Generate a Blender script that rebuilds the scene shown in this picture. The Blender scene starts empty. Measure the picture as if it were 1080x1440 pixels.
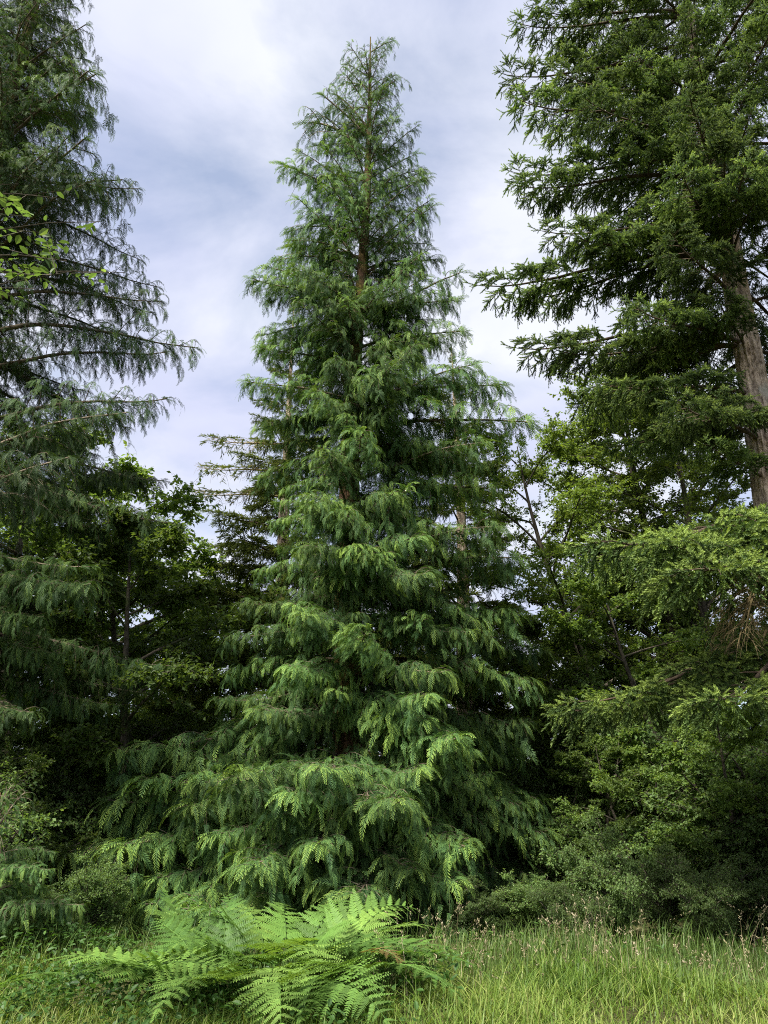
import bpy, math, random
import numpy as np
from mathutils import Vector, Matrix

# ------------------------------------------------------------------ camera, sky, sun, exposure
scene = bpy.context.scene
COL = scene.collection
PITCH = math.radians(21.0)
F = 1082.0                       # focal length in photograph pixels (1080 x 1440)
CAMZ = 1.6
cam_data = bpy.data.cameras.new('camera')
cam = bpy.data.objects.new('camera', cam_data)
COL.objects.link(cam)
cam.location = (0, 0, CAMZ)
cam.rotation_euler = (math.pi / 2 + PITCH, 0, 0)
cam_data.sensor_fit = 'VERTICAL'
cam_data.sensor_height = 24.0
cam_data.lens = 24.0 * F / 1440.0
cam_data.clip_end = 3000
scene.camera = cam

SUN_FROM = Vector((-0.44, -0.55, 1.0)).normalized()
SUN_EL = math.asin(SUN_FROM.z)
SUN_AZ = math.atan2(SUN_FROM.x, SUN_FROM.y)
sun_data = bpy.data.lights.new('sun', 'SUN')
sun_data.energy = 5.0
sun_data.angle = math.radians(10)
sun_data.color = (1.0, 0.94, 0.84)
sun = bpy.data.objects.new('sun', sun_data)
COL.objects.link(sun)
sun.rotation_euler = (-SUN_FROM).to_track_quat('-Z', 'Y').to_euler()
sun.location = (-20, -25, 40)

world = bpy.data.worlds.new('World')
scene.world = world
world.use_nodes = True
wn, wl = world.node_tree.nodes, world.node_tree.links
wn.clear()
w_out = wn.new('ShaderNodeOutputWorld')
sky = wn.new('ShaderNodeTexSky')
sky.sky_type = 'NISHITA'
sky.sun_disc = False
sky.sun_elevation = SUN_EL
sky.sun_rotation = SUN_AZ
bg_sky = wn.new('ShaderNodeBackground')
bg_sky.inputs['Strength'].default_value = 0.09
wl.new(sky.outputs['Color'], bg_sky.inputs['Color'])
tc = wn.new('ShaderNodeTexCoord')
sep = wn.new('ShaderNodeSeparateXYZ')
wl.new(tc.outputs['Generated'], sep.inputs[0])
zadd = wn.new('ShaderNodeMath'); zadd.operation = 'ADD'; zadd.inputs[1].default_value = 0.35
zmx = wn.new('ShaderNodeMath'); zmx.operation = 'MAXIMUM'; zmx.inputs[1].default_value = 0.3
wl.new(sep.outputs['Z'], zadd.inputs[0]); wl.new(zadd.outputs[0], zmx.inputs[0])
dv = wn.new('ShaderNodeVectorMath'); dv.operation = 'DIVIDE'
cmb = wn.new('ShaderNodeCombineXYZ')
for k in range(3):
    wl.new(zmx.outputs[0], cmb.inputs[k])
wl.new(tc.outputs['Generated'], dv.inputs[0]); wl.new(cmb.outputs[0], dv.inputs[1])
mp = wn.new('ShaderNodeMapping'); mp.inputs['Location'].default_value = (3.1, 1.7, 0.4)
mp.inputs['Scale'].default_value = (1.0, 1.25, 1.0)
wl.new(dv.outputs[0], mp.inputs['Vector'])
n1 = wn.new('ShaderNodeTexNoise'); n1.inputs['Scale'].default_value = 2.6; n1.inputs['Detail'].default_value = 8
n1.inputs['Roughness'].default_value = 0.55
n1.inputs['Distortion'].default_value = 0.35
wl.new(mp.outputs[0], n1.inputs['Vector'])
cr1 = wn.new('ShaderNodeValToRGB')
cr1.color_ramp.elements[0].position = 0.30; cr1.color_ramp.elements[0].color = (0.35, 0.35, 0.35, 1)
cr1.color_ramp.elements[1].position = 0.56; cr1.color_ramp.elements[1].color = (1, 1, 1, 1)
wl.new(n1.outputs[0], cr1.inputs['Fac'])
mp2 = wn.new('ShaderNodeMapping'); mp2.inputs['Location'].default_value = (0.2, 8.3, 5.0)
wl.new(dv.outputs[0], mp2.inputs['Vector'])
n2 = wn.new('ShaderNodeTexNoise'); n2.inputs['Scale'].default_value = 3.3; n2.inputs['Detail'].default_value = 7
n2.inputs['Roughness'].default_value = 0.45
wl.new(mp2.outputs[0], n2.inputs['Vector'])
cr2 = wn.new('ShaderNodeValToRGB')
cr2.color_ramp.elements[0].position = 0.34; cr2.color_ramp.elements[0].color = (0.345, 0.365, 0.475, 1)
cr2.color_ramp.elements[1].position = 0.66; cr2.color_ramp.elements[1].color = (0.46, 0.475, 0.525, 1)
wl.new(n2.outputs[0], cr2.inputs['Fac'])
bg_cloud = wn.new('ShaderNodeBackground'); bg_cloud.inputs['Strength'].default_value = 0.88
wl.new(cr2.outputs['Color'], bg_cloud.inputs['Color'])
wmix = wn.new('ShaderNodeMixShader')
wl.new(cr1.outputs['Color'], wmix.inputs['Fac'])
wl.new(bg_sky.outputs[0], wmix.inputs[1]); wl.new(bg_cloud.outputs[0], wmix.inputs[2])
wl.new(wmix.outputs[0], w_out.inputs['Surface'])

vs = scene.view_settings
vs.view_transform = 'Standard'
vs.look = 'None'
vs.gamma = 1.0
vs.use_curve_mapping = False
vs.exposure = 1.25
cy = scene.cycles
cy.use_denoising = False
cy.max_bounces = 8
cy.diffuse_bounces = 6
cy.filter_width = 1.05
cy.denoising_prefilter = 'ACCURATE'
cy.glossy_bounces = 2
cy.transmission_bounces = 4
cy.transparent_max_bounces = 4
cy.debug_use_spatial_splits = True
cy.use_adaptive_sampling = True
cy.adaptive_threshold = 0.012
cy.caustics_reflective = False
cy.caustics_refractive = False

# ------------------------------------------------------------------ helpers
CP, SP = math.cos(PITCH), math.sin(PITCH)

def at(x, y, Y):
    """point seen at photograph pixel (x, y), standing at distance Y in front of the camera"""
    r, u = (x - 540.0) / F, (720.0 - y) / F
    s = Y / (CP - SP * u)
    return Vector((r * s, Y, CAMZ + s * (SP + CP * u)))

def ground_h(x, y):
    d = np.hypot(x, y)
    h = 0.05 * np.sin(x * 0.9 + 0.4) * np.cos(y * 0.7) + 0.03 * np.sin(x * 2.3 + y * 1.7)
    h = h + 0.5 * np.clip((d - 30) / 120, 0, 1) * np.sin(x * 0.05) * np.cos(y * 0.04)
    return h

class Geo:
    """collects triangles, quads, a per-vertex 'tint' (age of the growth, 0 old to 1 new) and slots"""
    def __init__(s):
        s.v = []; s.t = []; s.q = []; s.c = []; s.n = 0
    def add(s, v, tris=None, quads=None, tint=0.0):
        v = np.asarray(v, dtype=np.float32).reshape(-1, 3)
        if tris is not None and len(tris):
            s.t.append(np.asarray(tris, dtype=np.int32).reshape(-1, 3) + s.n)
        if quads is not None and len(quads):
            s.q.append(np.asarray(quads, dtype=np.int32).reshape(-1, 4) + s.n)
        c = np.broadcast_to(np.asarray(tint, dtype=np.float32), (len(v),))
        s.v.append(v); s.c.append(c); s.n += len(v)
    def mesh(s, name, mat, smooth=False):
        me = bpy.data.meshes.new(name)
        v = np.concatenate(s.v) if s.v else np.zeros((0, 3), np.float32)
        t = np.concatenate(s.t) if s.t else np.zeros((0, 3), np.int32)
        q = np.concatenate(s.q) if s.q else np.zeros((0, 4), np.int32)
        c = np.concatenate(s.c) if s.c else np.zeros((0,), np.float32)
        nt, nq = len(t), len(q)
        me.vertices.add(len(v)); me.vertices.foreach_set('co', v.ravel())
        me.loops.add(nt * 3 + nq * 4)
        me.loops.foreach_set('vertex_index', np.concatenate([t.ravel(), q.ravel()]).astype(np.int32))
        me.polygons.add(nt + nq)
        st = np.concatenate([np.arange(nt) * 3, nt * 3 + np.arange(nq) * 4]).astype(np.int32)
        me.polygons.foreach_set('loop_start', st)
        me.polygons.foreach_set('use_smooth', np.full(nt + nq, smooth, dtype=bool))
        a = me.attributes.new('tint', 'FLOAT', 'POINT')
        a.data.foreach_set('value', np.ascontiguousarray(c, dtype=np.float32))
        me.update(calc_edges=True)
        me.materials.append(mat)
        return me

def tube(g, pts, rad, n=5, tint=0.0, cap=False):
    P = np.asarray(pts, dtype=float); k = len(P)
    R = np.broadcast_to(np.asarray(rad, dtype=float), (k,))
    T = np.gradient(P, axis=0); T /= np.linalg.norm(T, axis=1)[:, None] + 1e-9
    ref = np.array([0, 0, 1.0]) if abs(T[0, 2]) < 0.9 else np.array([1.0, 0, 0])
    A = np.cross(T, ref); A /= np.linalg.norm(A, axis=1)[:, None] + 1e-9
    B = np.cross(T, A)
    th = np.linspace(0, 2 * np.pi, n, endpoint=False)
    V = P[:, None] + R[:, None, None] * (A[:, None] * np.cos(th)[None, :, None] + B[:, None] * np.sin(th)[None, :, None])
    i = np.arange(k - 1)[:, None] * n; j = np.arange(n)[None]; j2 = (j + 1) % n
    Q = np.stack([i + j, i + j2, i + n + j2, i + n + j], -1).reshape(-1, 4)
    g.add(V.reshape(-1, 3), quads=Q, tint=tint)

def yaw_m(a):
    c, s = np.cos(a), np.sin(a); z = np.zeros_like(a); o = np.ones_like(a)
    return np.stack([np.stack([c, -s, z], -1), np.stack([s, c, z], -1), np.stack([z, z, o], -1)], -2)
def pitch_m(a):          # positive lifts +x towards +z
    c, s = np.cos(a), np.sin(a); z = np.zeros_like(a); o = np.ones_like(a)
    return np.stack([np.stack([c, z, -s], -1), np.stack([z, o, z], -1), np.stack([s, z, c], -1)], -2)
def roll_m(a):
    c, s = np.cos(a), np.sin(a); z = np.zeros_like(a); o = np.ones_like(a)
    return np.stack([np.stack([o, z, z], -1), np.stack([z, c, -s], -1), np.stack([z, s, c], -1)], -2)

def scatter(g, base, pos, yaw, pitch, roll, scale, tint_add=None):
    """put many copies of a small base piece (v, tris, tint) into g"""
    bv, bt, bc = base
    pos = np.asarray(pos, float)
    N = len(pos)
    if N == 0:
        return
    yaw, pitch, roll, scale = [np.broadcast_to(np.asarray(a, float), (N,)) for a in (yaw, pitch, roll, scale)]
    M = yaw_m(yaw) @ pitch_m(pitch) @ roll_m(roll) * scale[:, None, None]
    V = np.einsum('nij,kj->nki', M, bv) + pos[:, None]
    T = bt[None] + (np.arange(N) * len(bv))[:, None, None]
    c = np.broadcast_to(bc[None], (N, len(bv)))
    if tint_add is not None:
        c = c + np.asarray(tint_add)[:, None]
    g.add(V.reshape(-1, 3), tris=T.reshape(-1, 3), tint=np.clip(c, 0, 1).ravel())

def obj(name, me, parent=None, loc=(0, 0, 0), rot=(0, 0, 0), scale=(1, 1, 1), kind=None):
    o = bpy.data.objects.new(name, me)
    COL.objects.link(o)
    o.location = loc; o.rotation_euler = rot; o.scale = scale
    if parent is not None:
        o.parent = parent
    if kind:
        o['kind'] = kind
    return o

def thing(name, label, cat, loc=(0, 0, 0), rz=0.0, group=None, scale=1.0):
    o = bpy.data.objects.new(name, None)
    COL.objects.link(o)
    o.empty_display_size = 0.2
    o.location = loc; o.rotation_euler = (0, 0, rz); o.scale = (scale,) * 3
    o['label'] = label; o['category'] = cat
    if group:
        o['group'] = group
    return o

def tag(o, label, cat=None, group=None, kind=None):
    o['label'] = label
    if cat: o['category'] = cat
    if group: o['group'] = group
    if kind: o['kind'] = kind
    return o

# ------------------------------------------------------------------ materials
def leaf_mat(name, cols, trans=0.3, rough=0.5, spec=0.3, nscale=1.3, vary=0.35):
    """cols: three base colours from old growth to new growth"""
    m = bpy.data.materials.new(name); m.use_nodes = True
    n, l = m.node_tree.nodes, m.node_tree.links
    n.clear()
    out = n.new('ShaderNodeOutputMaterial')
    at_ = n.new('ShaderNodeAttribute'); at_.attribute_name = 'tint'
    ramp = n.new('ShaderNodeValToRGB')
    e = ramp.color_ramp.elements
    e[0].position = 0.0; e[0].color = (*cols[0], 1)
    e[1].position = 1.0; e[1].color = (*cols[2], 1)
    x = e.new(0.5); x.color = (*cols[1], 1)
    oi = n.new('ShaderNodeObjectInfo')
    geo = n.new('ShaderNodeNewGeometry')
    noi = n.new('ShaderNodeTexNoise'); noi.inputs['Scale'].default_value = nscale; noi.inputs['Detail'].default_value = 3
    l.new(geo.outputs['Position'], noi.inputs['Vector'])
    ad = n.new('ShaderNodeMath'); ad.operation = 'MULTIPLY_ADD'
    ad.inputs[1].default_value = 0.5; ad.inputs[2].default_value = -0.25
    l.new(noi.outputs[0], ad.inputs[0])
    ad2 = n.new('ShaderNodeMath'); ad2.operation = 'ADD'
    l.new(at_.outputs['Fac'], ad2.inputs[0]); l.new(ad.outputs[0], ad2.inputs[1])
    l.new(ad2.outputs[0], ramp.inputs['Fac'])
    mr = n.new('ShaderNodeMapRange')
    mr.inputs['To Min'].default_value = 1 - vary; mr.inputs['To Max'].default_value = 1 + vary
    l.new(oi.outputs['Random'], mr.inputs['Value'])
    mul = n.new('ShaderNodeVectorMath'); mul.operation = 'SCALE'
    l.new(ramp.outputs['Color'], mul.inputs[0]); l.new(mr.outputs[0], mul.inputs['Scale'])
    p = n.new('ShaderNodeBsdfPrincipled')
    p.inputs['Roughness'].default_value = rough
    p.inputs['Specular IOR Level'].default_value = spec
    l.new(mul.outputs[0], p.inputs['Base Color'])
    t = n.new('ShaderNodeBsdfTranslucent')
    tm = n.new('ShaderNodeVectorMath'); tm.operation = 'MULTIPLY'; tm.inputs[1].default_value = (1.35, 1.3, 0.6)
    l.new(mul.outputs[0], tm.inputs[0]); l.new(tm.outputs[0], t.inputs['Color'])
    mx = n.new('ShaderNodeMixShader'); mx.inputs['Fac'].default_value = trans
    l.new(p.outputs[0], mx.inputs[1]); l.new(t.outputs[0], mx.inputs[2])
    l.new(mx.outputs[0], out.inputs['Surface'])
    return m

def bark_mat(name, dark, light, sc=(6, 6, 1.2), moss=None, moss_amt=0.5, bump=0.6):
    m = bpy.data.materials.new(name); m.use_nodes = True
    n, l = m.node_tree.nodes, m.node_tree.links
    p = n['Principled BSDF']; p.inputs['Roughness'].default_value = 0.9
    p.inputs['Specular IOR Level'].default_value = 0.15
    tcn = n.new('ShaderNodeTexCoord'); mpn = n.new('ShaderNodeMapping'); mpn.inputs['Scale'].default_value = sc
    l.new(tcn.outputs['Object'], mpn.inputs['Vector'])
    a = n.new('ShaderNodeTexNoise'); a.inputs['Scale'].default_value = 3.0; a.inputs['Detail'].default_value = 6
    a.inputs['Roughness'].default_value = 0.65
    l.new(mpn.outputs[0], a.inputs['Vector'])
    r = n.new('ShaderNodeValToRGB')
    r.color_ramp.elements[0].position = 0.36; r.color_ramp.elements[0].color = (*dark, 1)
    r.color_ramp.elements[1].position = 0.64; r.color_ramp.elements[1].color = (*light, 1)
    l.new(a.outputs[0], r.inputs['Fac'])
    src = r.outputs['Color']
    if moss:
        b = n.new('ShaderNodeTexNoise'); b.inputs['Scale'].default_value = 1.6; b.inputs['Detail'].default_value = 5
        l.new(tcn.outputs['Object'], b.inputs['Vector'])
        rr = n.new('ShaderNodeValToRGB')
        rr.color_ramp.elements[0].position = 0.62 - 0.2 * moss_amt
        rr.color_ramp.elements[1].position = 0.72 - 0.2 * moss_amt
        l.new(b.outputs[0], rr.inputs['Fac'])
        mm = n.new('ShaderNodeMix'); mm.data_type = 'RGBA'
        l.new(rr.outputs['Color'], mm.inputs['Factor'])
        l.new(src, mm.inputs['A']); mm.inputs['B'].default_value = (*moss, 1)
        src = mm.outputs['Result']
    l.new(src, p.inputs['Base Color'])
    bu = n.new('ShaderNodeBump'); bu.inputs['Strength'].default_value = bump; bu.inputs['Distance'].default_value = 0.03
    l.new(a.outputs[0], bu.inputs['Height']); l.new(bu.outputs[0], p.inputs['Normal'])
    return m

M_CEDAR = leaf_mat('cedar_foliage', [(0.036, 0.086, 0.034), (0.085, 0.165, 0.046), (0.27, 0.39, 0.07)], trans=0.28, rough=0.65, spec=0.2)
M_CEDAR_BACKLIT = leaf_mat('backlit_cedar_foliage', [(0.024, 0.054, 0.020), (0.055, 0.105, 0.028), (0.19, 0.27, 0.05)], trans=0.25, rough=0.65, spec=0.2)  # cedar green darkened: the left tree's backlit shade is put into the colour
M_FIR = leaf_mat('fir_needles', [(0.046, 0.088, 0.032), (0.090, 0.150, 0.045), (0.28, 0.38, 0.09)], trans=0.25, rough=0.65, spec=0.2)
M_BGFIR = leaf_mat('distant_fir_needles', [(0.065, 0.095, 0.024), (0.12, 0.165, 0.036), (0.25, 0.29, 0.06)], trans=0.25, rough=.7, spec=.2)
M_ALDER = leaf_mat('alder_leaves', [(0.080, 0.135, 0.030), (0.125, 0.190, 0.040), (0.22, 0.28, 0.055)], trans=0.5, nscale=0.9)
M_BROAD = leaf_mat('broad_leaves', [(0.070, 0.125, 0.030), (0.115, 0.185, 0.042), (0.21, 0.27, 0.055)], trans=0.5, nscale=0.8)
M_SHRUB = leaf_mat('shrub_leaves', [(0.075, 0.135, 0.042), (0.12, 0.195, 0.06), (0.20, 0.28, 0.09)], trans=0.5, rough=0.55, spec=0.3)
M_FERN = leaf_mat('fern_leaflets', [(0.074, 0.155, 0.034), (0.130, 0.24, 0.048), (0.25, 0.37, 0.08)], trans=0.35, rough=0.55, spec=0.2, vary=0.3)
M_FERNDRY = leaf_mat('withered_fern', [(0.12, 0.085, 0.035), (0.22, 0.16, 0.06), (0.34, 0.27, 0.12)], trans=0.3, vary=0.3)
M_GRASS = leaf_mat('grass_blades', [(0.06, 0.125, 0.02), (0.14, 0.225, 0.034), (0.34, 0.37, 0.12)], trans=0.35, nscale=0.9)
M_TALL_SHADED = leaf_mat('shaded_tall_grass_blades', [(0.045, 0.085, 0.02), (0.10, 0.165, 0.035), (0.30, 0.31, 0.11)], trans=0.3, nscale=0.9)  # greener than the meadow, and darkened to paint in the shade of the trees
M_STRAW = leaf_mat('straw_stems', [(0.18, 0.17, 0.07), (0.36, 0.31, 0.17), (0.58, 0.50, 0.36)], trans=0.2, nscale=2.0)
M_HERB = leaf_mat('herb_leaves', [(0.035, 0.085, 0.02), (0.07, 0.16, 0.03), (0.15, 0.28, 0.05)], trans=0.35)
M_CBARK = bark_mat('cedar_bark', (0.045, 0.028, 0.018), (0.16, 0.095, 0.055), (7, 7, 0.9), moss=(0.13, 0.10, 0.03), moss_amt=0.6, bump=1.0)
M_CTWIG = bark_mat('cedar_twig', (0.06, 0.045, 0.032), (0.20, 0.165, 0.12), (4, 4, 4), bump=0.2)
M_FBARK = bark_mat('fir_bark', (0.15, 0.11, 0.08), (0.66, 0.53, 0.41), (6, 6, 2.2), bump=1.0, moss=(0.40, 0.38, 0.32), moss_amt=0.35)
M_FTWIG = bark_mat('fir_twig', (0.035, 0.026, 0.018), (0.10, 0.075, 0.05), (4, 4, 4), bump=0.2)
M_DEADT = bark_mat('dead_twig', (0.13, 0.10, 0.055), (0.34, 0.27, 0.14), (4, 4, 4), bump=0.2)
M_DBARK = bark_mat('grey_bark', (0.03, 0.026, 0.02), (0.10, 0.085, 0.065), (5, 5, 2), moss=(0.05, 0.07, 0.02), moss_amt=0.4)

# ground
m = bpy.data.materials.new('ground_soil'); m.use_nodes = True
n, l = m.node_tree.nodes, m.node_tree.links
p = n['Principled BSDF']; p.inputs['Roughness'].default_value = 1.0; p.inputs['Specular IOR Level'].default_value = 0.1
tcn = n.new('ShaderNodeTexCoord')
a = n.new('ShaderNodeTexNoise'); a.inputs['Scale'].default_value = 0.8; a.inputs['Detail'].default_value = 8; a.inputs['Roughness'].default_value = 0.7
l.new(tcn.outputs['Object'], a.inputs['Vector'])
r = n.new('ShaderNodeValToRGB')
r.color_ramp.elements[0].position = 0.35; r.color_ramp.elements[0].color = (0.035, 0.03, 0.016, 1)
r.color_ramp.elements[1].position = 0.68; r.color_ramp.elements[1].color = (0.075, 0.085, 0.028, 1)
l.new(a.outputs[0], r.inputs['Fac']); l.new(r.outputs['Color'], p.inputs['Base Color'])
M_GROUND = m

# ------------------------------------------------------------------ ground
def make_ground():
    ax = np.concatenate([-np.geomspace(1200, 14, 26), np.linspace(-13, 13, 66), np.geomspace(14, 1200, 26)])
    ay = np.concatenate([-np.geomspace(1200, 8, 24), np.linspace(-7, 26, 80), np.geomspace(27, 1200, 26)])
    X, Y = np.meshgrid(ax, ay, indexing='ij')
    Z = ground_h(X, Y)
    V = np.stack([X, Y, Z], -1).reshape(-1, 3)
    nx, ny = len(ax), len(ay)
    i = np.arange(nx - 1)[:, None] * ny; j = np.arange(ny - 1)[None]
    Q = np.stack([i + j, i + ny + j, i + ny + j + 1, i + j + 1], -1).reshape(-1, 4)
    g = Geo(); g.add(V, quads=Q)
    o = obj('ground', g.mesh('ground', M_GROUND, True), kind='structure')
    o['label'] = 'earth and leaf litter under the grass and trees'
make_ground()
def gz(x, y):
    return float(ground_h(np.float64(x), np.float64(y)))

# ------------------------------------------------------------------ cedar foliage
def cedar_spray(rng, a0, a1, n=13, wide=0.34):
    """one flat drooping frond, unit length along +x, bending down under its weight"""
    K = 24
    t = np.linspace(0, 1, K + 1)
    ang = np.radians(a0 + (a1 - a0) * t ** 0.9)
    dx, dz = np.cos(ang) / K, np.sin(ang) / K
    P = np.stack([np.concatenate([[0], np.cumsum(dx[:-1])]), np.zeros(K + 1), np.concatenate([[0], np.cumsum(dz[:-1])])], -1)
    side = np.cumsum(rng.normal(0, 0.006, K + 1)); P[:, 1] += side
    V, T, C = [], [], []
    def blade(p, d, w, L, c0, c1):
        # narrow pointed branchlet of four triangles, bent down a little at its end
        b = len(V)
        q = p + d * L * 0.55 + np.array([0, 0, -0.03 * L])
        e = p + d * L + np.array([0, 0, -0.14 * L])
        V.extend([p - w * 0.25, p + w * 0.25, q - w, q + w, e]); C.extend([c0, c0, (c0 + c1) / 2, (c0 + c1) / 2, c1])
        T.extend([(b, b + 2, b + 1), (b + 1, b + 2, b + 3), (b + 2, b + 4, b + 3)])
    for i in range(n):
        for s in (-1, 1):
            ti = min(0.97, 0.05 + 0.92 * (i + (0.5 if s > 0 else 0)) / n)
            k = ti * K; k0 = int(k)
            p = P[k0] + (P[min(k0 + 1, K)] - P[k0]) * (k - k0)
            tang = np.array([math.cos(ang[k0]), 0, math.sin(ang[k0])])
            nor = np.array([-math.sin(ang[k0]), 0, math.cos(ang[k0])])
            A = math.radians(rng.uniform(34, 50))
            d = tang * math.cos(A) + np.array([0, s, 0]) * math.sin(A) + nor * rng.normal(0.02, 0.08)
            L = wide * (1 - ti) ** 0.75 * rng.uniform(0.65, 1.25) * (0.55 + 0.45 * min(1, ti / 0.18)) + 0.06
            w = np.cross(nor, d); w *= 0.0165 / (np.linalg.norm(w) + 1e-9)
            blade(p, d, w, L, 0.08, 0.52 + 0.26 * ti)
            if L > 0.24:
                for s2 in (-1, 1):
                    for f in (0.32, 0.58):
                        A2 = A * s + s2 * math.radians(36)
                        d2 = tang * math.cos(A2) + np.array([0, 1, 0]) * math.sin(A2) + np.array([0, 0, -0.06])
                        w2 = np.cross(nor, d2); w2 *= 0.020 / (np.linalg.norm(w2) + 1e-9)
                        p2 = p + d * L * f; b = len(V); l2 = L * 0.34 * rng.uniform(0.8, 1.2)
                        V.extend([p2 - w2 * 0.8, p2 + w2 * 0.8, p2 + d2 * l2]); C.extend([0.2, 0.2, 0.5 + 0.2 * ti])
                        T.append((b, b + 2, b + 1))
    # the rib itself
    for k in range(0, K, 6):
        b = len(V); w = np.array([0, 0.012, 0]) * (1.2 - k / K)
        V.extend([P[k] - w, P[k] + w, P[k + 6] + w * 0.7, P[k + 6] - w * 0.7]); C.extend([0.15] * 4)
        T.extend([(b, b + 1, b + 2), (b, b + 2, b + 3)])
    return np.array(V), np.array(T, dtype=np.int32), np.array(C)

_r = np.random.default_rng(5)
SPRAYS = [cedar_spray(_r, a, b, n, w) for a, b, n, w in
          [(8, -62, 10, .24), (0, -80, 11, .20), (18, -50, 9, .27), (-10, -84, 12, .17), (5, -74, 10, .22), (-25, -88, 12, .15)]]

def curve_pts(start, yaw, prof, L, k, rng, wob=0.02):
    """points of a branch leaving 'start' with heading yaw, elevation profile prof = [(t, degrees)]"""
    t = np.linspace(0, 1, k)
    el = np.radians(np.interp(t, [p[0] for p in prof], [p[1] for p in prof]))
    yw = yaw + np.cumsum(rng.normal(0, wob, k))
    st = L / (k - 1)
    d = np.stack([np.cos(el) * np.cos(yw), np.cos(el) * np.sin(yw), np.sin(el)], -1)
    P = np.asarray(start) + np.concatenate([np.zeros((1, 3)), np.cumsum(d[:-1] * st, 0)])
    return P, yw, el

def cedar_limb(seed, L, prof, lat_gap=0.15, spray_gap=0.085, size=(0.26, 0.46), lat_len=0.30, hang=0.0, bare=0.12, young=0.0, curtain=4.0, mat=None):
    rng = np.random.default_rng(seed)
    wood, leaf = Geo(), Geo()
    k = 14
    prof = [(a, b + rng.uniform(-9, 9)) for a, b in prof]
    P, yw, el = curve_pts((0, 0, 0), 0.0, prof, L, k, rng, 0.075)
    rad = 0.010 + 0.011 * L * (1 - np.linspace(0, 1, k)) ** 1.2
    tube(wood, P, rad, 5)
    S = [[] for _ in SPRAYS]
    def put(p, y, pi, ro, sc, tn):
        if hang > 0 and rng.random() < hang:
            v = rng.choice([1, 3, 5, 5])
        else:
            v = rng.integers(0, len(SPRAYS))
        S[v].append((*p, y, pi, ro, sc, tn))
    def at_t(t, Q, A, B):
        f = t * (len(Q) - 1); i = min(int(f), len(Q) - 2); f -= i
        return Q[i] * (1 - f) + Q[i + 1] * f, A[i], B[i]
    sgn = 1
    t = bare
    while t < 0.99:
        p, y0, e0 = at_t(t, P, yw, el)
        sgn = -sgn
        l = (lat_len * L * (1 - t) ** 0.65 * min(1.0, 0.45 + t * 1.6) + 0.20) * rng.uniform(0.65, 1.25)
        y = y0 + sgn * math.radians(rng.uniform(38, 72))
        up = math.degrees(e0) * 0.5
        pr = [(0, up + rng.uniform(0, 50)), (0.4, up + rng.uniform(-25, 15)), (1, up - rng.uniform(50, 85))]
        Q, qy, qe = curve_pts(p, y, pr, l, 6, rng, 0.05)
        tube(wood, Q, np.linspace(0.006 + 0.004 * l, 0.0025, 6), 3)
        ns = max(2, int(l / spray_gap))
        s2 = 1
        for i in range(ns):
            u = 0.12 + 0.86 * (i + rng.random() * 0.6) / ns
            pp, a_, b_ = at_t(min(u, 0.999), Q, qy, qe)
            s2 = -s2
            sc = rng.uniform(*size) * (1.0 - 0.25 * u) * (0.7 + 0.3 * min(1, l / 0.6))
            put(pp, a_ + s2 * math.radians(rng.uniform(28, 65)), b_ * 0.55 + rng.normal(0, 0.15), rng.normal(0, 0.3), sc,
                young + 0.16 * u + 0.10 * t + rng.normal(-0.04, 0.10))
        for q in range(2):
            put(Q[-1 - q], qy[-1] + rng.normal(0, 0.2), qe[-1] * 0.5, rng.normal(0, 0.3), rng.uniform(*size) * 0.9, young + 0.3 + rng.normal(0, 0.1))
        t += lat_gap / L * rng.uniform(0.6, 1.4)
    # sprays straight on the limb, more of them towards its tip
    for i in range(int(L / (spray_gap * 0.9))):
        u = bare + (1 - bare) * rng.random() ** 0.7
        pp, a_, b_ = at_t(min(u, 0.999), P, yw, el)
        put(pp, a_ + rng.choice([-1, 1]) * math.radians(rng.uniform(10, 75)), b_ * 0.5 + rng.normal(0, 0.15), rng.normal(0, 0.35),
            rng.uniform(*size) * 0.9, young + 0.2 * u + rng.normal(0, 0.1))
    for q in range(3):
        put(P[-1], yw[-1] + rng.normal(0, 0.3), el[-1] * 0.8, rng.normal(0, 0.3), rng.uniform(*size) * 0.9, young + 0.35)
    # pendulous branchlets hanging like a curtain below the limb
    for i in range(int(L * curtain)):
        pp, a_, b_ = at_t(bare + (0.95 - bare) * rng.random(), P, yw, el)
        y = a_ + rng.choice([-1, 1]) * rng.uniform(0.3, 1.5); l = rng.uniform(0.35, 0.85)
        Q, qy, qe = curve_pts(pp, y, [(0, rng.uniform(-20, 20)), (.35, -55), (1, -85)], l, 6, rng, 0.1)
        tube(wood, Q, np.linspace(0.005, 0.002, 6), 3)
        for j in range(int(l / 0.055)):
            q_, a2, b2 = at_t(0.1 + 0.9 * rng.random(), Q, qy, qe)
            put(q_, a2 + rng.choice([-1, 1]) * rng.uniform(0.4, 1.3), b2 * 0.5 + rng.normal(0, .15), rng.normal(0, .3), rng.uniform(*size) * 0.75, young - 0.05 + rng.normal(0, 0.09))
        put(Q[-1], qy[-1], -0.6, rng.normal(0, .3), rng.uniform(*size) * 0.8, young + 0.1)
    # bare dead twigs hanging under the limb
    for i in range(int(L * 2.2)):
        pp, a_, b_ = at_t(rng.uniform(0.1, 0.8), P, yw, el)
        Q, _, _ = curve_pts(pp, a_ + rng.choice([-1, 1]) * rng.uniform(0.3, 1.3), [(0, rng.uniform(-30, 10)), (1, rng.uniform(-85, -20))], rng.uniform(0.3, 0.8), 5, rng, 0.15)
        tube(wood, Q, np.linspace(0.006, 0.002, 5), 3)
    for v, lst in enumerate(S):
        if lst:
            a = np.array(lst)
            scatter(leaf, SPRAYS[v], a[:, :3], a[:, 3], a[:, 4], a[:, 5], a[:, 6], a[:, 7])
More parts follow.
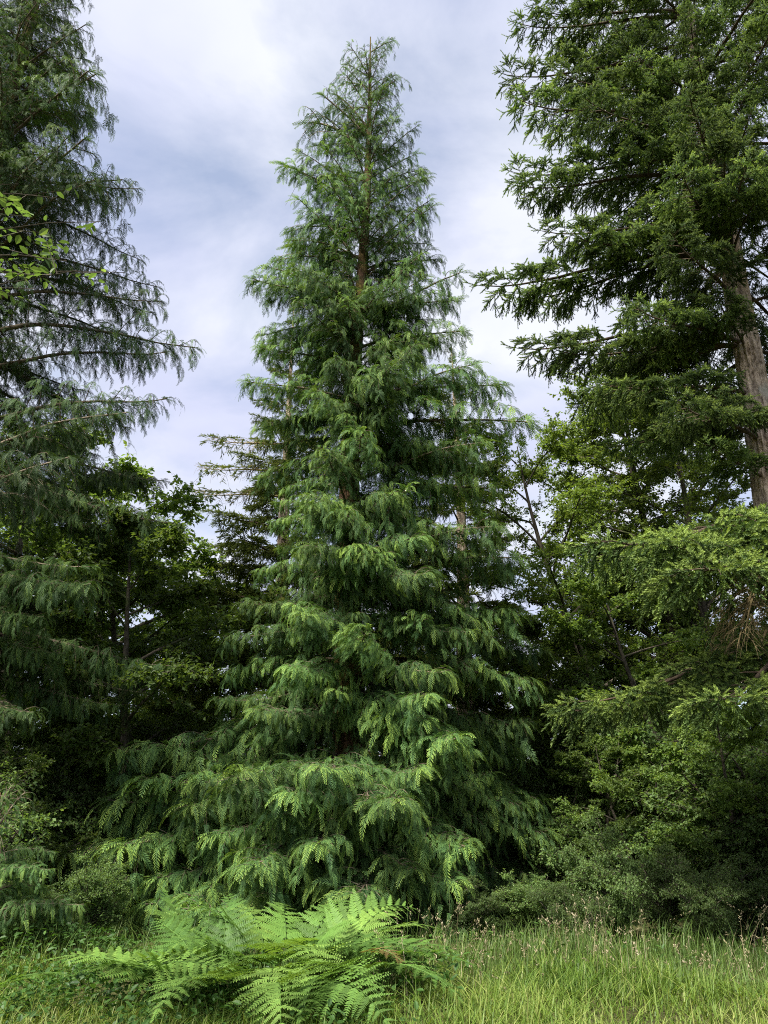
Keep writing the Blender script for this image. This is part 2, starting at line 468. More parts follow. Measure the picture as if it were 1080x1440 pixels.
    return wood.mesh('cedar_branch', M_CTWIG, True), leaf.mesh('cedar_branch_foliage', mat or M_CEDAR), float(np.hypot(P[-1, 0], P[-1, 1])) + 0.2, float(P[-1, 2])

CED = {
    'low': [cedar_limb(100 + i, 3.9, [(0, -2), (.45, -16), (.8, -6), (1, 14)], 0.135, 0.055, (0.18, 0.56), 0.32, bare=0.2, curtain=7) for i in range(5)],
    'mid': [cedar_limb(200 + i, 2.9, [(0, 20), (.4, 4), (.8, -6), (1, 6)], 0.13, 0.056, (0.18, 0.52), 0.32, hang=0.3, bare=0.14, curtain=7) for i in range(5)],
    'upper': [cedar_limb(300 + i, 2.0, [(0, 38), (.5, 20), (1, 14)], 0.15, 0.066, (0.16, 0.44), 0.22, hang=0.6, young=-0.03, bare=0.08, curtain=5) for i in range(5)],
    'top': [cedar_limb(400 + i, 0.95, [(0, 58), (.5, 42), (1, 30)], 0.12, 0.07, (0.12, 0.28), 0.22, hang=0.75, bare=0.05, young=-0.06, curtain=4) for i in range(4)],
    'open': [cedar_limb(500 + i, 4.4, [(0, 24), (.35, 8), (.7, -8), (1, 0)], 0.15, 0.058, (0.16, 0.40), 0.30, hang=0.5, bare=0.18, young=-0.14, curtain=7, mat=M_CEDAR_BACKLIT) for i in range(4)],
    'shade': [cedar_limb(520 + i, 5.2, [(0, 6), (.4, -12), (.8, -8), (1, 6)], 0.17, 0.062, (0.18, 0.44), 0.22, hang=0.3, bare=0.22, young=-0.06, curtain=7, mat=M_CEDAR_BACKLIT) for i in range(2)],
    'dim': [cedar_limb(540 + i, 2.0, [(0, 38), (.5, 20), (1, 14)], 0.15, 0.07, (0.16, 0.40), 0.24, hang=0.6, young=-0.06, bare=0.06, curtain=5, mat=M_CEDAR_BACKLIT) for i in range(2)],
}

def add_limb(root, kind_list, i, loc, az, reach, child='foliage', names=('branch', 'foliage')):
    w, f, R, zt = kind_list[i % len(kind_list)]
    s = reach / R
    b = obj(names[0], w, root, loc, (0, 0, az), (s, s, s))
    obj(names[1], f, b, kind='stuff')
    return b

def trunk_mesh(pts, radii, mat, n=24, seg=120, ridge=0.05, freq=9, seed=1, flare=0.0, smooth=True):
    rng = np.random.default_rng(seed)
    P = np.asarray([tuple(p) for p in pts]); zz = np.linspace(0, 1, len(P))
    u = np.linspace(0, 1, seg) ** 0.9
    C = np.stack([np.interp(u, zz, P[:, k]) for k in range(3)], -1)
    for _ in range(3):
        C[1:-1] = (C[:-2] + C[1:-1] * 2 + C[2:]) / 4
    R = np.interp(u, zz, radii)
    h = C[:, 2] - C[0, 2]
    R = R * (1 + flare * np.exp(-h / 0.5))
    th = np.linspace(0, 2 * np.pi, n, endpoint=False)
    TH, H = np.meshgrid(th, h)
    D = np.zeros_like(TH)
    for k in range(14):       # furrows: waves running up the stem, drifting sideways
        fq = int(rng.integers(3, freq + 6)); ph = rng.uniform(0, 6.28); dr = rng.normal(0, 1.2)
        D += np.sin(fq * TH + dr * H + ph + 1.2 * np.sin(H * rng.uniform(1, 4) + rng.uniform(0, 6))) * rng.uniform(0.3, 1)
    D = D / 5.0 + rng.normal(0, 0.18, D.shape)
    r = R[:, None] * (1 + ridge * D)
    V = np.stack([C[:, 0:1] + r * np.cos(TH), C[:, 1:2] + r * np.sin(TH), np.repeat(C[:, 2:3], n, 1)], -1)
    i = np.arange(seg - 1)[:, None] * n; j = np.arange(n)[None]; j2 = (j + 1) % n
    Q = np.stack([i + j, i + j2, i + n + j2, i + n + j], -1).reshape(-1, 4)
    g = Geo(); g.add(V.reshape(-1, 3), quads=Q)
    return g.mesh('trunk', mat, smooth)

# ------------------------------------------------------------------ the tall cedar in the middle
def tall_cedar():
    D = 13.0
    rng = np.random.default_rng(11)
    axis_px = [(500, 1318), (491, 1000), (489, 800), (492, 650), (497, 520), (510, 380), (517, 250), (520, 140), (521, 52)]
    A = np.array([tuple(at(x, y, D)) for x, y in axis_px])
    base = Vector((A[0, 0], D, gz(A[0, 0], D)))
    A[0, 2] = base.z - 0.1
    H = A[-1, 2]
    root = thing('red_cedar_tree', 'tall pointed cedar with drooping fronds and mossy trunk, behind the ferns', 'tree', base)
    L = A - np.array(base)
    obj('trunk', trunk_mesh(L, np.interp(L[:, 2], [0, 2, 8, 14, H], [0.38, 0.28, 0.165, 0.08, 0.012]), M_CBARK, 28, 160, 0.06, 10, 3, 0.5), root)
    def axis(z):
        return Vector((np.interp(z, A[:, 2], A[:, 0]), D, z))
    left = [(506, 62), (478, 90), (442, 118), (410, 165), (415, 215), (392, 258), (385, 300), (366, 338), (372, 380), (340, 402), (352, 470), (335, 545),
            (350, 600), (345, 660), (375, 730), (350, 800), (330, 850), (305, 900), (300, 940), (290, 985), (275, 1030), (235, 1065), (165, 1062), (140, 1125),
            (150, 1160), (108, 1192), (135, 1240), (165, 1270)]
    right = [(540, 58), (561, 66), (566, 112), (570, 150), (600, 186), (604, 235), (614, 262), (624, 292), (640, 345), (668, 390), (655, 430), (667, 470), (722, 525),
             (763, 600), (705, 640), (712, 690), (728, 755), (735, 800), (752, 850), (778, 895), (765, 950), (772, 1010), (768, 1050), (785, 1120), (792, 1170),
             (788, 1230), (768, 1290)]
    prof = {}
    n = 0
    def kind_for(z):
        f = z / H
        return 'top' if f > 0.86 else 'upper' if f > 0.60 else 'mid' if f > 0.26 else 'low'
    for sgn, tips in ((-1, left), (1, right)):
        arr = []
        for (x, y) in tips:
            Yt = D + rng.uniform(-0.6, 0.4)
            t = at(x, y, Yt)
            k = kind_for(t.z)
            c = axis(t.z)
            dx, dy = t.x - c.x, t.y - c.y
            reach = math.hypot(dx, dy)
            arr.append((t.z, reach))
            i = int(rng.integers(0, 100)); w, f, R, zt = CED[k][i % len(CED[k])]
            zb = t.z - zt * reach / R
            zb = max(0.5, zb) if k == 'low' else zb
            add_limb(root, CED[k], i, axis(zb) - base, math.atan2(dy, dx), reach)
            n += 1
        arr.sort(); prof[sgn] = np.array(arr)
    def outline(z, ca):
        rl = np.interp(z, prof[-1][:, 0], prof[-1][:, 1]); rr = np.interp(z, prof[1][:, 0], prof[1][:, 1])
        return rl * (1 - (ca + 1) / 2) + rr * (ca + 1) / 2
    def by_tip(t, k):
        c = axis(t.z); dx, dy = t.x - c.x, t.y - c.y; reach = math.hypot(dx, dy)
        i = int(rng.integers(0, 100)); w, f, R, zt = CED[k][i % len(CED[k])]
        zb = max(0.35, t.z - zt * reach / R)
        b = add_limb(root, CED[k], i, axis(zb) - base, math.atan2(dy, dx), reach)
        return b
    # limbs that come towards the camera: their tips lie on the crown's surface
    y = 1330.0
    while y > 300 and n < 190:
        xl = np.interp(y, [250, 400, 640, 760, 900, 1000, 1060, 1120, 1200, 1300], [470, 440, 410, 400, 345, 320, 215, 165, 130, 190])
        xr = np.interp(y, [250, 400, 640, 900, 1100, 1300], [565, 590, 650, 710, 730, 720])
        step = np.interp(y, [250, 640, 900, 1300], [70, 105, 105, 112])
        x = xl + rng.uniform(0, step)
        while x < xr and n < 190:
            yy = y + rng.uniform(-30, 30)
            gap = (475 < yy < 735 and 455 < x < 525 and rng.random() < 0.25)
            Y = D - 2.0
            for _ in range(5):
                t = at(x, yy, Y); dx = t.x - axis(t.z).x
                Rr = min(outline(t.z, max(-1, min(1, dx / 3))), 3.5) * 0.92
                Y = D - math.sqrt(max(Rr * Rr - dx * dx, 0.15))
            Y = D - (D - Y) * rng.uniform(0.55, 1.0)
            t = at(x, yy, Y)
            if not gap:
                k = kind_for(t.z)
                if rng.random() < 0.25 and k in ('low', 'mid'):
                    k = 'mid' if k == 'low' else 'upper'
                b = by_tip(t, k); b.rotation_euler[0] = rng.normal(0, 0.22); n += 1
            x += step * rng.uniform(0.7, 1.35)
        y -= np.interp(y, [250, 640, 900, 1300], [60, 52, 46, 44])
    for (x, y, rr) in [(180, 1105, .7), (222, 1145, 1.2), (150, 1178, .6), (255, 1100, 1.3), (200, 1225, 1.1), (275, 1165, 1.8), (240, 1262, 1.6), (180, 1270, 1.2), (300, 1215, 2.2)]:
        by_tip(at(x, y, D - rr), 'low').rotation_euler[0] = rng.normal(0, 0.15); n += 1
    for (x, y, rr) in [(485, 375, 1.3), (515, 415, 1.5), (478, 450, 1.5), (535, 470, 1.6), (470, 545, 1.7), (522, 560, 1.6), (545, 610, 1.9),
                       (462, 630, 1.8), (478, 700, 2.0), (528, 720, 2.0), (500, 770, 2.1), (455, 760, 2.2), (440, 500, 1.5), (560, 520, 1.6), (440, 690, 1.9), (570, 690, 1.9)]:
        t = at(x, y, D - rr)
        by_tip(t, 'upper' if t.z > 9.5 else 'mid').rotation_euler[0] = rng.normal(0, 0.2); n += 1
    # the limbs on the other sides follow the same outline
    z = 0.55
    az = 0.0
    while z < H - 0.35 and n < 296:
        az += 2.399 + rng.normal(0, 0.35)
        ca, sa = math.cos(az), math.sin(az)
        f = z / H
        k = kind_for(z)
        reach = outline(z, ca) * rng.uniform(0.5, 0.98)
        front = sa < -0.25 and f < 0.5
        skip = front or (f < 0.66 and sa < -0.8 and rng.random() < 0.5)
        if not skip:
            i = int(rng.integers(0, 100)); w, fo, R, zt = CED[k][i % len(CED[k])]
            zb = max(0.45, z - 0.6 * zt * reach / R)
            b = add_limb(root, CED[k], i, axis(zb) - base, az, reach)
            b.rotation_euler[1] = rng.normal(0, 0.12)
            n += 1
        z += np.interp(f, [0, 0.25, 0.42, 0.5, 0.8, 1], [0.12, 0.115, 0.085, 0.075, 0.10, 0.10]) * rng.uniform(0.6, 1.4)
    return root
tall_cedar()

# ------------------------------------------------------------------ the dark cedar at the left
def dark_cedar():
    D = 11.5
    rng = np.random.default_rng(21)
    b0 = at(2, 200, D)
    X = b0.x - 0.1
    base = Vector((X, D, gz(X, D)))
    H = 22.0
    root = thing('dark_cedar_tree', 'open cedar painted dark as if backlit, with bare arching limbs, behind the sunlit alder leaves', 'tree', base)
    L = np.array([(0, 0, -0.1), (0.05, 0, 4), (-0.05, 0.1, 9), (0.05, 0.0, 14), (0.15, 0, 18), (0.1, 0, H)])
    obj('trunk', trunk_mesh(L, [0.5, 0.36, 0.26, 0.15, 0.075, 0.02], M_CBARK, 24, 120, 0.06, 10, 8, 0.5), root)
    tips = [(120, 55), (132, 130), (155, 205), (195, 270), (210, 320), (232, 380), (232, 405), (280, 458), (255, 520), (262, 585), (255, 640), (230, 700), (262, 730),
            (105, 880), (125, 930), (262, 950), (230, 975), (180, 1000), (120, 790), (190, 840), (90, 1010), (40, 905)]
    for (x, y) in tips:
        Yt = D + rng.uniform(-1.6, 0.6)
        if 860 < y < 1020: Yt = D + (1.2 if x > 150 else -rng.uniform(0.0, 0.9))
        t = at(x, y, Yt)
        dx, dy = t.x - base.x, t.y - base.y
        reach = math.hypot(dx, dy)
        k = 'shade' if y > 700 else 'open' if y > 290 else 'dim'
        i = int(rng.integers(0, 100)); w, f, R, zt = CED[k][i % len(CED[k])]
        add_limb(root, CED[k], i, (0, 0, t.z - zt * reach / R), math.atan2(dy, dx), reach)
    z, az, n = 2.0, 0.0, len(tips)
    while z < H - 0.5 and n < 290:
        az += 2.399 + rng.normal(0, 0.4)
        f = z / H
        reach = np.interp(f, [0, 0.2, 0.5, 0.65, 0.8, 1.0], [4.4, 4.6, 3.7, 2.3, 1.5, 0.4]) * rng.uniform(0.6, 1.0)
        if f < 0.5 and math.sin(az) < 0.2:
            reach *= 0.45 if math.cos(az) > -0.5 else 0.7
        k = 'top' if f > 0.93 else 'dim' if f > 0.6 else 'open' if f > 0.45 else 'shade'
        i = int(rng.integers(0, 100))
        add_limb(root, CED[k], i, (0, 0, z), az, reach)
        n += 1
        z += np.interp(f, [0, 0.4, 1], [0.13, 0.075, 0.065]) * rng.uniform(0.6, 1.4)
dark_cedar()

# ------------------------------------------------------------------ fir foliage
def fir_shoot(rng, n=30, w=0.0042):
    V, T, C = [], [], []
    for i in range(n):
        u = (i + rng.random()) / n
        th = i * 2.399 + rng.normal(0, 0.3)
        A = math.radians(rng.uniform(32, 62)) * (1 - 0.6 * max(0, u - 0.75) / 0.25)
        rad = np.array([0, math.cos(th), math.sin(th)])
        d = np.array([math.cos(A), 0, 0]) + rad * math.sin(A)
        p = np.array([u, 0, 0]); L = 0.24 * rng.uniform(0.8, 1.15) * (1 - 0.25 * u)
        sd = np.cross(d, rad); sd /= np.linalg.norm(sd) + 1e-9
        wd = sd * (0.048 + 0.012 * rng.random())
        b = len(V)
        V.extend([p - wd, p + wd, p + d * L]); C.extend([0.15 + 0.3 * u, 0.15 + 0.3 * u, 0.3 + 0.35 * u]); T.append((b, b + 1, b + 2))
    b = len(V)
    for th in (0, 2.09, 4.19):
        V.append([0, 0.02 * math.cos(th), 0.02 * math.sin(th)]); C.append(0.1)
    V.append([1.02, 0, 0]); C.append(0.4)
    T.extend([(b, b + 1, b + 3), (b + 1, b + 2, b + 3), (b + 2, b, b + 3)])
    return np.array(V), np.array(T, dtype=np.int32), np.array(C)
_r = np.random.default_rng(9)
SHOOTS = [fir_shoot(_r, 26) for _ in range(4)]

def fir_limb(seed, L, prof, lat_gap=0.13, hang=0.5, lat_len=0.34, bare=0.16, shoot=(0.13, 0.22), young=0.0, dead=0.0, mat=None):
    rng = np.random.default_rng(seed)
    wood, leaf = Geo(), Geo()
    k = 14
    P, yw, el = curve_pts((0, 0, 0), 0.0, prof, L, k, rng, 0.045)
    tube(wood, P, 0.008 + 0.013 * L * (1 - np.linspace(0, 1, k)) ** 1.1, 5)
    S = [[] for _ in SHOOTS]
    def put(p, y, pi, sc, tn):
        S[rng.integers(0, len(SHOOTS))].append((*p, y, pi, rng.uniform(0, 6.28), sc, tn))
    def at_t(t, Q, A, B):
        f = min(t, 0.999) * (len(Q) - 1); i = min(int(f), len(Q) - 2); f -= i
        return Q[i] * (1 - f) + Q[i + 1] * f, A[i], B[i]
    def twig(p, y, pr, l, tn, gap=0.055, side=True):
        Q, qy, qe = curve_pts(p, y, pr, l, 5, rng, 0.08)
        tube(wood, Q, np.linspace(0.0045, 0.002, 5), 3)
        if rng.random() < dead:
            return
        ns = max(1, int(l / 0.11)); s2 = 1
        for i in range(ns):
            u = (i + 0.1) / ns
            pp, a_, b_ = at_t(u, Q, qy, qe)
            put(pp, a_, b_ + rng.normal(0, 0.1), rng.uniform(*shoot), tn + 0.25 * u + rng.normal(-0.05, 0.06))
        if side:
            for i in range(int(l / gap)):
                u = 0.2 + 0.75 * rng.random()
                pp, a_, b_ = at_t(u, Q, qy, qe); s2 = -s2
                put(pp, a_ + s2 * rng.uniform(0.5, 1.0), b_ * 0.8 + rng.normal(0, 0.2), rng.uniform(*shoot) * 0.8, tn + 0.2 * u + rng.normal(0, 0.1))
    t, sgn = bare, 1
    while t < 0.99:
        p, y0, e0 = at_t(t, P, yw, el); sgn = -sgn
        l = (lat_len * L * (1 - t) ** 0.8 * min(1.0, 0.4 + t * 1.8) + 0.22) * rng.uniform(0.7, 1.25)
        y = y0 + sgn * math.radians(rng.uniform(42, 68))
        up = math.degrees(e0) * 0.6
        pr = [(0, up + rng.uniform(0, 18)), (0.5, up - rng.uniform(5, 20)), (1, up - rng.uniform(5, 30))]
        Q, qy, qe = curve_pts(p, y, pr, l, 6, rng, 0.07)
        tube(wood, Q, np.linspace(0.006 + 0.004 * l, 0.003, 6), 3)
        if not rng.random() < dead:
            for i in range(max(3, int(l / 0.045))):     # shoots sitting on the upper side
                pp, a_, b_ = at_t(0.25 + 0.75 * rng.random(), Q, qy, qe)
                put(pp, a_ + rng.normal(0, 0.5), b_ + rng.uniform(0.1, 0.8), rng.uniform(*shoot) * 0.85, young + 0.34 + 0.15 * t + rng.normal(0, 0.14))
        s2 = 1
        nq = max(3, int(l / 0.062))
        for i in range(nq):
            u = 0.15 + 0.85 * (i + rng.random()) / nq
            pp, a_, b_ = at_t(u, Q, qy, qe); s2 = -s2
            if rng.random() < hang:
                pr2 = [(0, rng.uniform(-40, 0)), (0.4, -65), (1, rng.uniform(-88, -60))]
                twig(pp, a_ + s2 * rng.uniform(0.3, 1.3), pr2, rng.uniform(0.15, 0.45), young - 0.08)
            else:
                twig(pp, a_ + s2 * rng.uniform(0.5, 1.0), [(0, math.degrees(b_)), (1, math.degrees(b_) - 15)], rng.uniform(0.12, 0.3) * (1.2 - 0.5 * u), young + 0.05)
        twig(Q[-1], qy[-1], [(0, math.degrees(qe[-1])), (1, math.degrees(qe[-1]) + 15)], 0.18, young + 0.2)
        t += lat_gap / L * rng.uniform(0.6, 1.4)
    twig(P[-1], yw[-1], [(0, math.degrees(el[-1])), (1, math.degrees(el[-1]) + 10)], 0.25, young + 0.2)
    for v, lst in enumerate(S):
        if lst:
            a = np.array(lst)
            scatter(leaf, SHOOTS[v], a[:, :3], a[:, 3], a[:, 4], a[:, 5], a[:, 6], a[:, 7])
    wm = M_DEADT if dead > 0.5 else M_FTWIG
    return wood.mesh('fir_branch', wm, True), leaf.mesh('fir_branch_needles', mat or M_FIR), float(np.hypot(P[-1, 0], P[-1, 1])) + 0.2, float(P[-1, 2])

FIR = {
    'long': [fir_limb(600 + i, 4.0, [(0, 2), (.5, -14), (.85, -6), (1, 12)], 0.14, 0.55, 0.26) for i in range(4)],
    'short': [fir_limb(620 + i, 2.3, [(0, 16), (.5, 0), (1, 14)], 0.13, 0.4, 0.34) for i in range(3)],
    'droop': [fir_limb(640 + i, 3.4, [(0, -6), (.5, -24), (.85, -12), (1, 6)], 0.15, 0.6, 0.28, young=0.08) for i in range(3)],
    'dead': [fir_limb(660 + i, 2.2, [(0, -20), (.5, -45), (1, -60)], 0.10, 0.8, 0.30, dead=0.93) for i in range(2)],
    'snag': [fir_limb(670 + i, 2.6, [(0, 4), (.5, -4), (1, 14)], 0.12, 0.3, 0.26, dead=0.75, mat=M_BGFIR) for i in range(2)],
    'far': [fir_limb(680 + i, 2.6, [(0, 8), (.5, -6), (1, 8)], 0.20, 0.35, 0.32, shoot=(0.16, 0.26), mat=M_BGFIR) for i in range(2)],
}

def great_fir():
    D = 10.6
    rng = np.random.default_rng(31)
    px = [(1085, 700), (1056, 520), (1034, 400), (1006, 230), (976, 70), (966, 0)]
    A = [at(x, y, D) for x, y in px]
    top = A[-1] + (A[-1] - A[-2]).normalized() * 8
    foot = Vector((A[0].x + 0.12, D, gz(A[0].x, D)))
    H = top.z
    base = foot
    root = thing('great_fir_tree', 'big fir with furrowed tan trunk and long tufted limbs against the sky', 'tree', base)
    L = np.array([tuple(Vector((foot.x, D, -0.1)) - base)] + [tuple(a - base) for a in A] + [tuple(top - base)])
    rad = [0.38, 0.235, 0.205, 0.188, 0.14, 0.085, 0.075, 0.012]
    # many points in between so the bark furrows keep a real size
    obj('trunk', trunk_mesh(L, rad, M_FBARK, 64, 460, 0.10, 18, 12, 0.35, smooth=False), root)
    Lz, Lx = L[:, 2], L[:, 0]
    def axis(z):
        return Vector((np.interp(z, Lz, Lx), 0, z))
    tips = [(738, 22, 'long', -.2), (716, 44, 'long', 0), (697, 122, 'long', .2), (712, 150, 'long', -.6), (706, 258, 'long', .1), (725, 235, 'long', -.7), (760, 300, 'long', -.9),
            (663, 376, 'long', -.3), (724, 402, 'long', .3), (720, 468, 'long', -.5), (772, 505, 'long', -.2), (800, 560, 'droop', .6),
            (795, 340, 'long', -.6), (852, 752, 'droop', -2.6), (905, 800, 'droop', -2.8), (800, 985, 'droop', -.9), (765, 1005, 'droop', -.1),
            (940, 985, 'droop', -2.2), (845, 525, 'long', -1.2), 
            (1000, 745, 'droop', -2.9), (930, 560, 'long', -1.9), (1012, 150, 'long', -2.6), (1000, 415, 'short', -1.2), (1010, 545, 'short', -1.3), (985, 625, 'short', -0.9), (870, 430, 'long', -1.5), (1000, 60, 'long', -1.8), (950, 130, 'long', -2.0), (940, 230, 'long', -2.2), (1040, 220, 'long', -2.4), (920, 330, 'long', -2.0), (1050, 100, 'long', -1.8), (1070, 250, 'long', -2.0), (900, 60, 'long', -1.5), (980, 0, 'long', -1.6), (1010, 200, 'short', -2.0)]
    n = 0
    for (x, y, k, dy) in tips:
        t = at(x, y, D + dy) - base
        i = int(rng.integers(0, 100)); w, f, R, zt = FIR[k][i % len(FIR[k])]
        c = axis(t.z)
        reach = math.hypot(t.x - c.x, t.y)
        zb = t.z - zt * reach / R
        add_limb(root, FIR[k], i, axis(zb), math.atan2(t.y, t.x - c.x), reach, names=('branch', 'needles')); n += 1
    for (x, y, dy) in [(1040, 905, -1.2), (1060, 950, -0.9), (1010, 930, -0.6), (1075, 880, -1.4), (1005, 395, -0.7)]:
        t = at(x, y, D + dy) - base
        i = int(rng.integers(0, 100)); w, f, R, zt = FIR['dead'][i % 2]
        c = axis(t.z); reach = max(0.5, math.hypot(t.x - c.x, t.y))
        b = add_limb(root, FIR['dead'], i, axis(t.z - zt * reach / R), math.atan2(t.y, t.x - c.x), reach, names=('dead_branch', 'needles')); n += 1
        b['label'] = 'bare straw coloured dead twigs hanging from the fir trunk'
    z, az = 7.2, 0.5
    while z < H - 0.4:
        az += 2.399 + rng.normal(0, 0.3); f = z / H
        reach = np.interp(z, [6, 9, 14, H - 3, H], [3.6, 4.0, 4.2, 2.2, 0.5]) * rng.uniform(0.4, 0.78)
        k = 'short' if f > 0.75 else 'long'
        d = math.cos(az), math.sin(az)
        # the stretch of bare trunk that faces the camera stays open
        if -0.49 * d[0] - 0.87 * d[1] > 0.3 and 5.5 < z < 10.8:
            z += 0.1; continue
        add_limb(root, FIR[k], int(rng.integers(0, 100)), axis(z), az, reach, names=('branch', 'needles'))
        z += rng.uniform(0.12, 0.22)
great_fir()

# ------------------------------------------------------------------ firs further back
def back_fir(x, y, H, r, label, seed, lowest=2.0, gap=0.2, group=None):
    rng = np.random.default_rng(seed)
    base = Vector((x, y, gz(x, y)))
    root = thing('background_fir_tree', label, 'tree', base, rng.uniform(0, 6.28), group)
    L = np.array([(0, 0, -0.1), (0.1, 0, H * .3), (0, 0.1, H * .6), (0, 0, H)])
    obj('trunk', trunk_mesh(L, [0.28, 0.21, 0.13, 0.01], M_FBARK, 14, 50, 0.06, 8, seed, 0.3), root)
    z, az = lowest, 0
    while z < H - 0.2:
        az += 2.399 + rng.normal(0, 0.3); f = (z - lowest) / (H - lowest)
        reach = r * max(0.12, (1 - f) ** 0.75) * rng.uniform(0.65, 1.05)
        b = add_limb(root, FIR['far'], int(rng.integers(0, 100)), (0, 0, z), az, reach, names=('branch', 'needles'))
        b.rotation_euler[1] = -0.35 * f
        z += gap * rng.uniform(0.6, 1.4)
    return root, base
p = at(392, 850, 18.5)
fr, fb = back_fir(p.x, p.y, 15.0, 3.4, 'sunlit fir with pale bare trunk standing close behind the tall cedar', 41, 2.5, 0.15)
fr.rotation_euler[2] = 0
for q, (x, y) in enumerate([(262, 690), (284, 618), (272, 655), (268, 848), (300, 860)]):
    t = at(x, y, 18.3) - fb
    w, f, R_, zt = FIR['snag'][q % 2]; reach = math.hypot(t.x, t.y)
    add_limb(fr, FIR['snag'], q, (0, 0, t.z - zt * reach / R_), math.atan2(t.y, t.x), reach, names=('dead_branch', 'needles'))['label'] = 'mostly bare lichen covered limb'
p = at(650, 900, 19.0)
back_fir(p.x, p.y, 14.0, 3.6, 'dark fir half hidden behind the tall cedar, next to the alders', 42, 2.0, 0.16)
p = at(270, 800, 27.0)
back_fir(p.x, p.y, 8.5, 3.0, 'distant fir seen between the maples and the tall cedar', 43, 1.0, 0.2, None)

# ------------------------------------------------------------------ broadleaf trees and shrubs
def leaf_base(kind):
    if kind == 'oval':
        V = np.array([(0, 0, 0), (0.35, 0.26, 0.05), (0.75, 0.2, 0.03), (1, 0, -0.08), (0.75, -0.2, 0.03), (0.35, -0.26, 0.05), (0.5, 0, -0.03)])
        T = np.array([(0, 6, 1), (1, 6, 2), (2, 6, 3), (3, 6, 4), (4, 6, 5), (5, 6, 0)], dtype=np.int32)
        return V, T, np.array([0.2, .3, .35, .4, .35, .3, .25])
    V = np.array([(0, 0, 0), (0.5, 0.28, 0.05), (1, 0, -0.06), (0.5, -0.28, 0.05)])
    return V, np.array([(0, 2, 1), (0, 3, 2)], dtype=np.int32), np.array([0.25, .35, .4, .35])
LEAF_OVAL, LEAF_FAST = leaf_base('oval'), leaf_base('fast')

def broadleaf(seed, H, R, n_limbs, leaf=(0.05, 0.09), per_twig=9, base=LEAF_FAST, mat=M_ALDER, bark=M_DBARK, r0=0.12, first=0.25, up=55, twigs=7, name='tree', stems=1, subs=8):
    """returns wood mesh and leaf mesh: a stem with limbs, boughs and leafy twigs"""
    rng = np.random.default_rng(seed)
    wood, lf = Geo(), Geo()
    pos, ya, pi, sc, tn = [], [], [], [], []
    for s in range(stems):
        lean = rng.uniform(70, 88) if stems == 1 else rng.uniform(48, 86)
        Pt, ty, te = curve_pts((rng.normal(0, .12) * (stems > 1), rng.normal(0, .12) * (stems > 1), -0.1), rng.uniform(0, 6.28),
                               [(0, lean), (.5, lean - 4), (1, 86 if stems == 1 else lean - 20)], H * (1 if stems == 1 else rng.uniform(.7, 1)), 14, rng, 0.12)
        tt = np.linspace(0, 1, 14)
        tube(wood, Pt, r0 * (1 - tt) ** 0.9 + 0.01, 9 if stems == 1 else 5)
        az = rng.uniform(0, 6)
        for li in range(n_limbs):
            t = first + (0.97 - first) * (li + rng.random()) / n_limbs
            f = t * 13; i = min(int(f), 12); p = Pt[i] * (1 - f + i) + Pt[i + 1] * (f - i)
            az += 2.399 + rng.normal(0, 0.4)
            shape = math.sin(math.pi * min(1, 0.28 + 0.72 * (t - first) / (1 - first))) ** 0.6
            l = R * max(0.3, shape) * rng.uniform(0.7, 1.15)
            e = rng.uniform(up - 25, up)
            Q, qy, qe = curve_pts(p, az, [(0, e), (.5, e * .6), (1, e * .35 - 5)], l, 9, rng, 0.12)
            tube(wood, Q, np.linspace(r0 * (1 - t) * 0.5 + 0.012, 0.006, 9), 5)
            for si in range(subs):
                u = 0.2 + 0.8 * (si + rng.random()) / subs
                f = min(u, .999) * 8; i = min(int(f), 7); p2 = Q[i] * (1 - f + i) + Q[i + 1] * (f - i)
                l2 = l * 0.42 * (1.15 - u * 0.6) * rng.uniform(0.6, 1.2)
                e2 = math.degrees(qe[i]) + rng.uniform(-30, 30)
                W, wy, we = curve_pts(p2, qy[i] + rng.choice([-1, 1]) * rng.uniform(0.4, 1.3), [(0, e2), (1, e2 - rng.uniform(0, 35))], l2, 6, rng, 0.15)
                tube(wood, W, np.linspace(0.009, 0.003, 6), 3)
                for ti in range(twigs):
                    u2 = 0.15 + 0.85 * rng.random(); i2 = min(int(u2 * 5), 4); p3 = W[i2] + (W[i2 + 1] - W[i2]) * (u2 * 5 - i2)
                    l3 = rng.uniform(0.15, 0.4); yy = rng.uniform(0, 6.28); ee = math.radians(rng.uniform(-35, 45))
                    d = np.array([math.cos(ee) * math.cos(yy), math.cos(ee) * math.sin(yy), math.sin(ee)])
                    tube(wood, np.array([p3, p3 + d * l3]), [0.003, 0.0015], 3)
                    tb = rng.normal(0, 0.12) + 0.10 * t
                    for k in range(per_twig):
                        pos.append(p3 + d * l3 * rng.random() + rng.normal(0, 0.02, 3))
                        ya.append(yy + rng.normal(0, 1.0)); pi.append(rng.normal(-0.25, 0.5)); sc.append(rng.uniform(*leaf)); tn.append(tb + rng.normal(0, 0.12))
    scatter(lf, base, np.array(pos), np.array(ya), np.array(pi), rng.normal(0, 0.6, len(pos)), np.array(sc), np.array(tn))
    return wood.mesh(name + '_wood', bark, True), lf.mesh(name + '_leaves', mat)

ALD = [broadleaf(700 + i, 9.0, 2.9, 20, (0.045, 0.08), 21, mat=M_ALDER, twigs=12, name='alder', subs=9) for i in range(2)]
MAP = [broadleaf(720 + i, 7.5, 3.0, 17, (0.07, 0.12), 14, mat=M_BROAD, twigs=13, name='maple', subs=9, up=45, first=.16) for i in range(2)]
SHR = [broadleaf(740 + i, 2.4, 0.95, 9, (0.04, 0.075), 13, mat=M_SHRUB, r0=0.018, first=0.1, up=40, twigs=6, stems=7, subs=5, name='shrub') for i in range(3)]

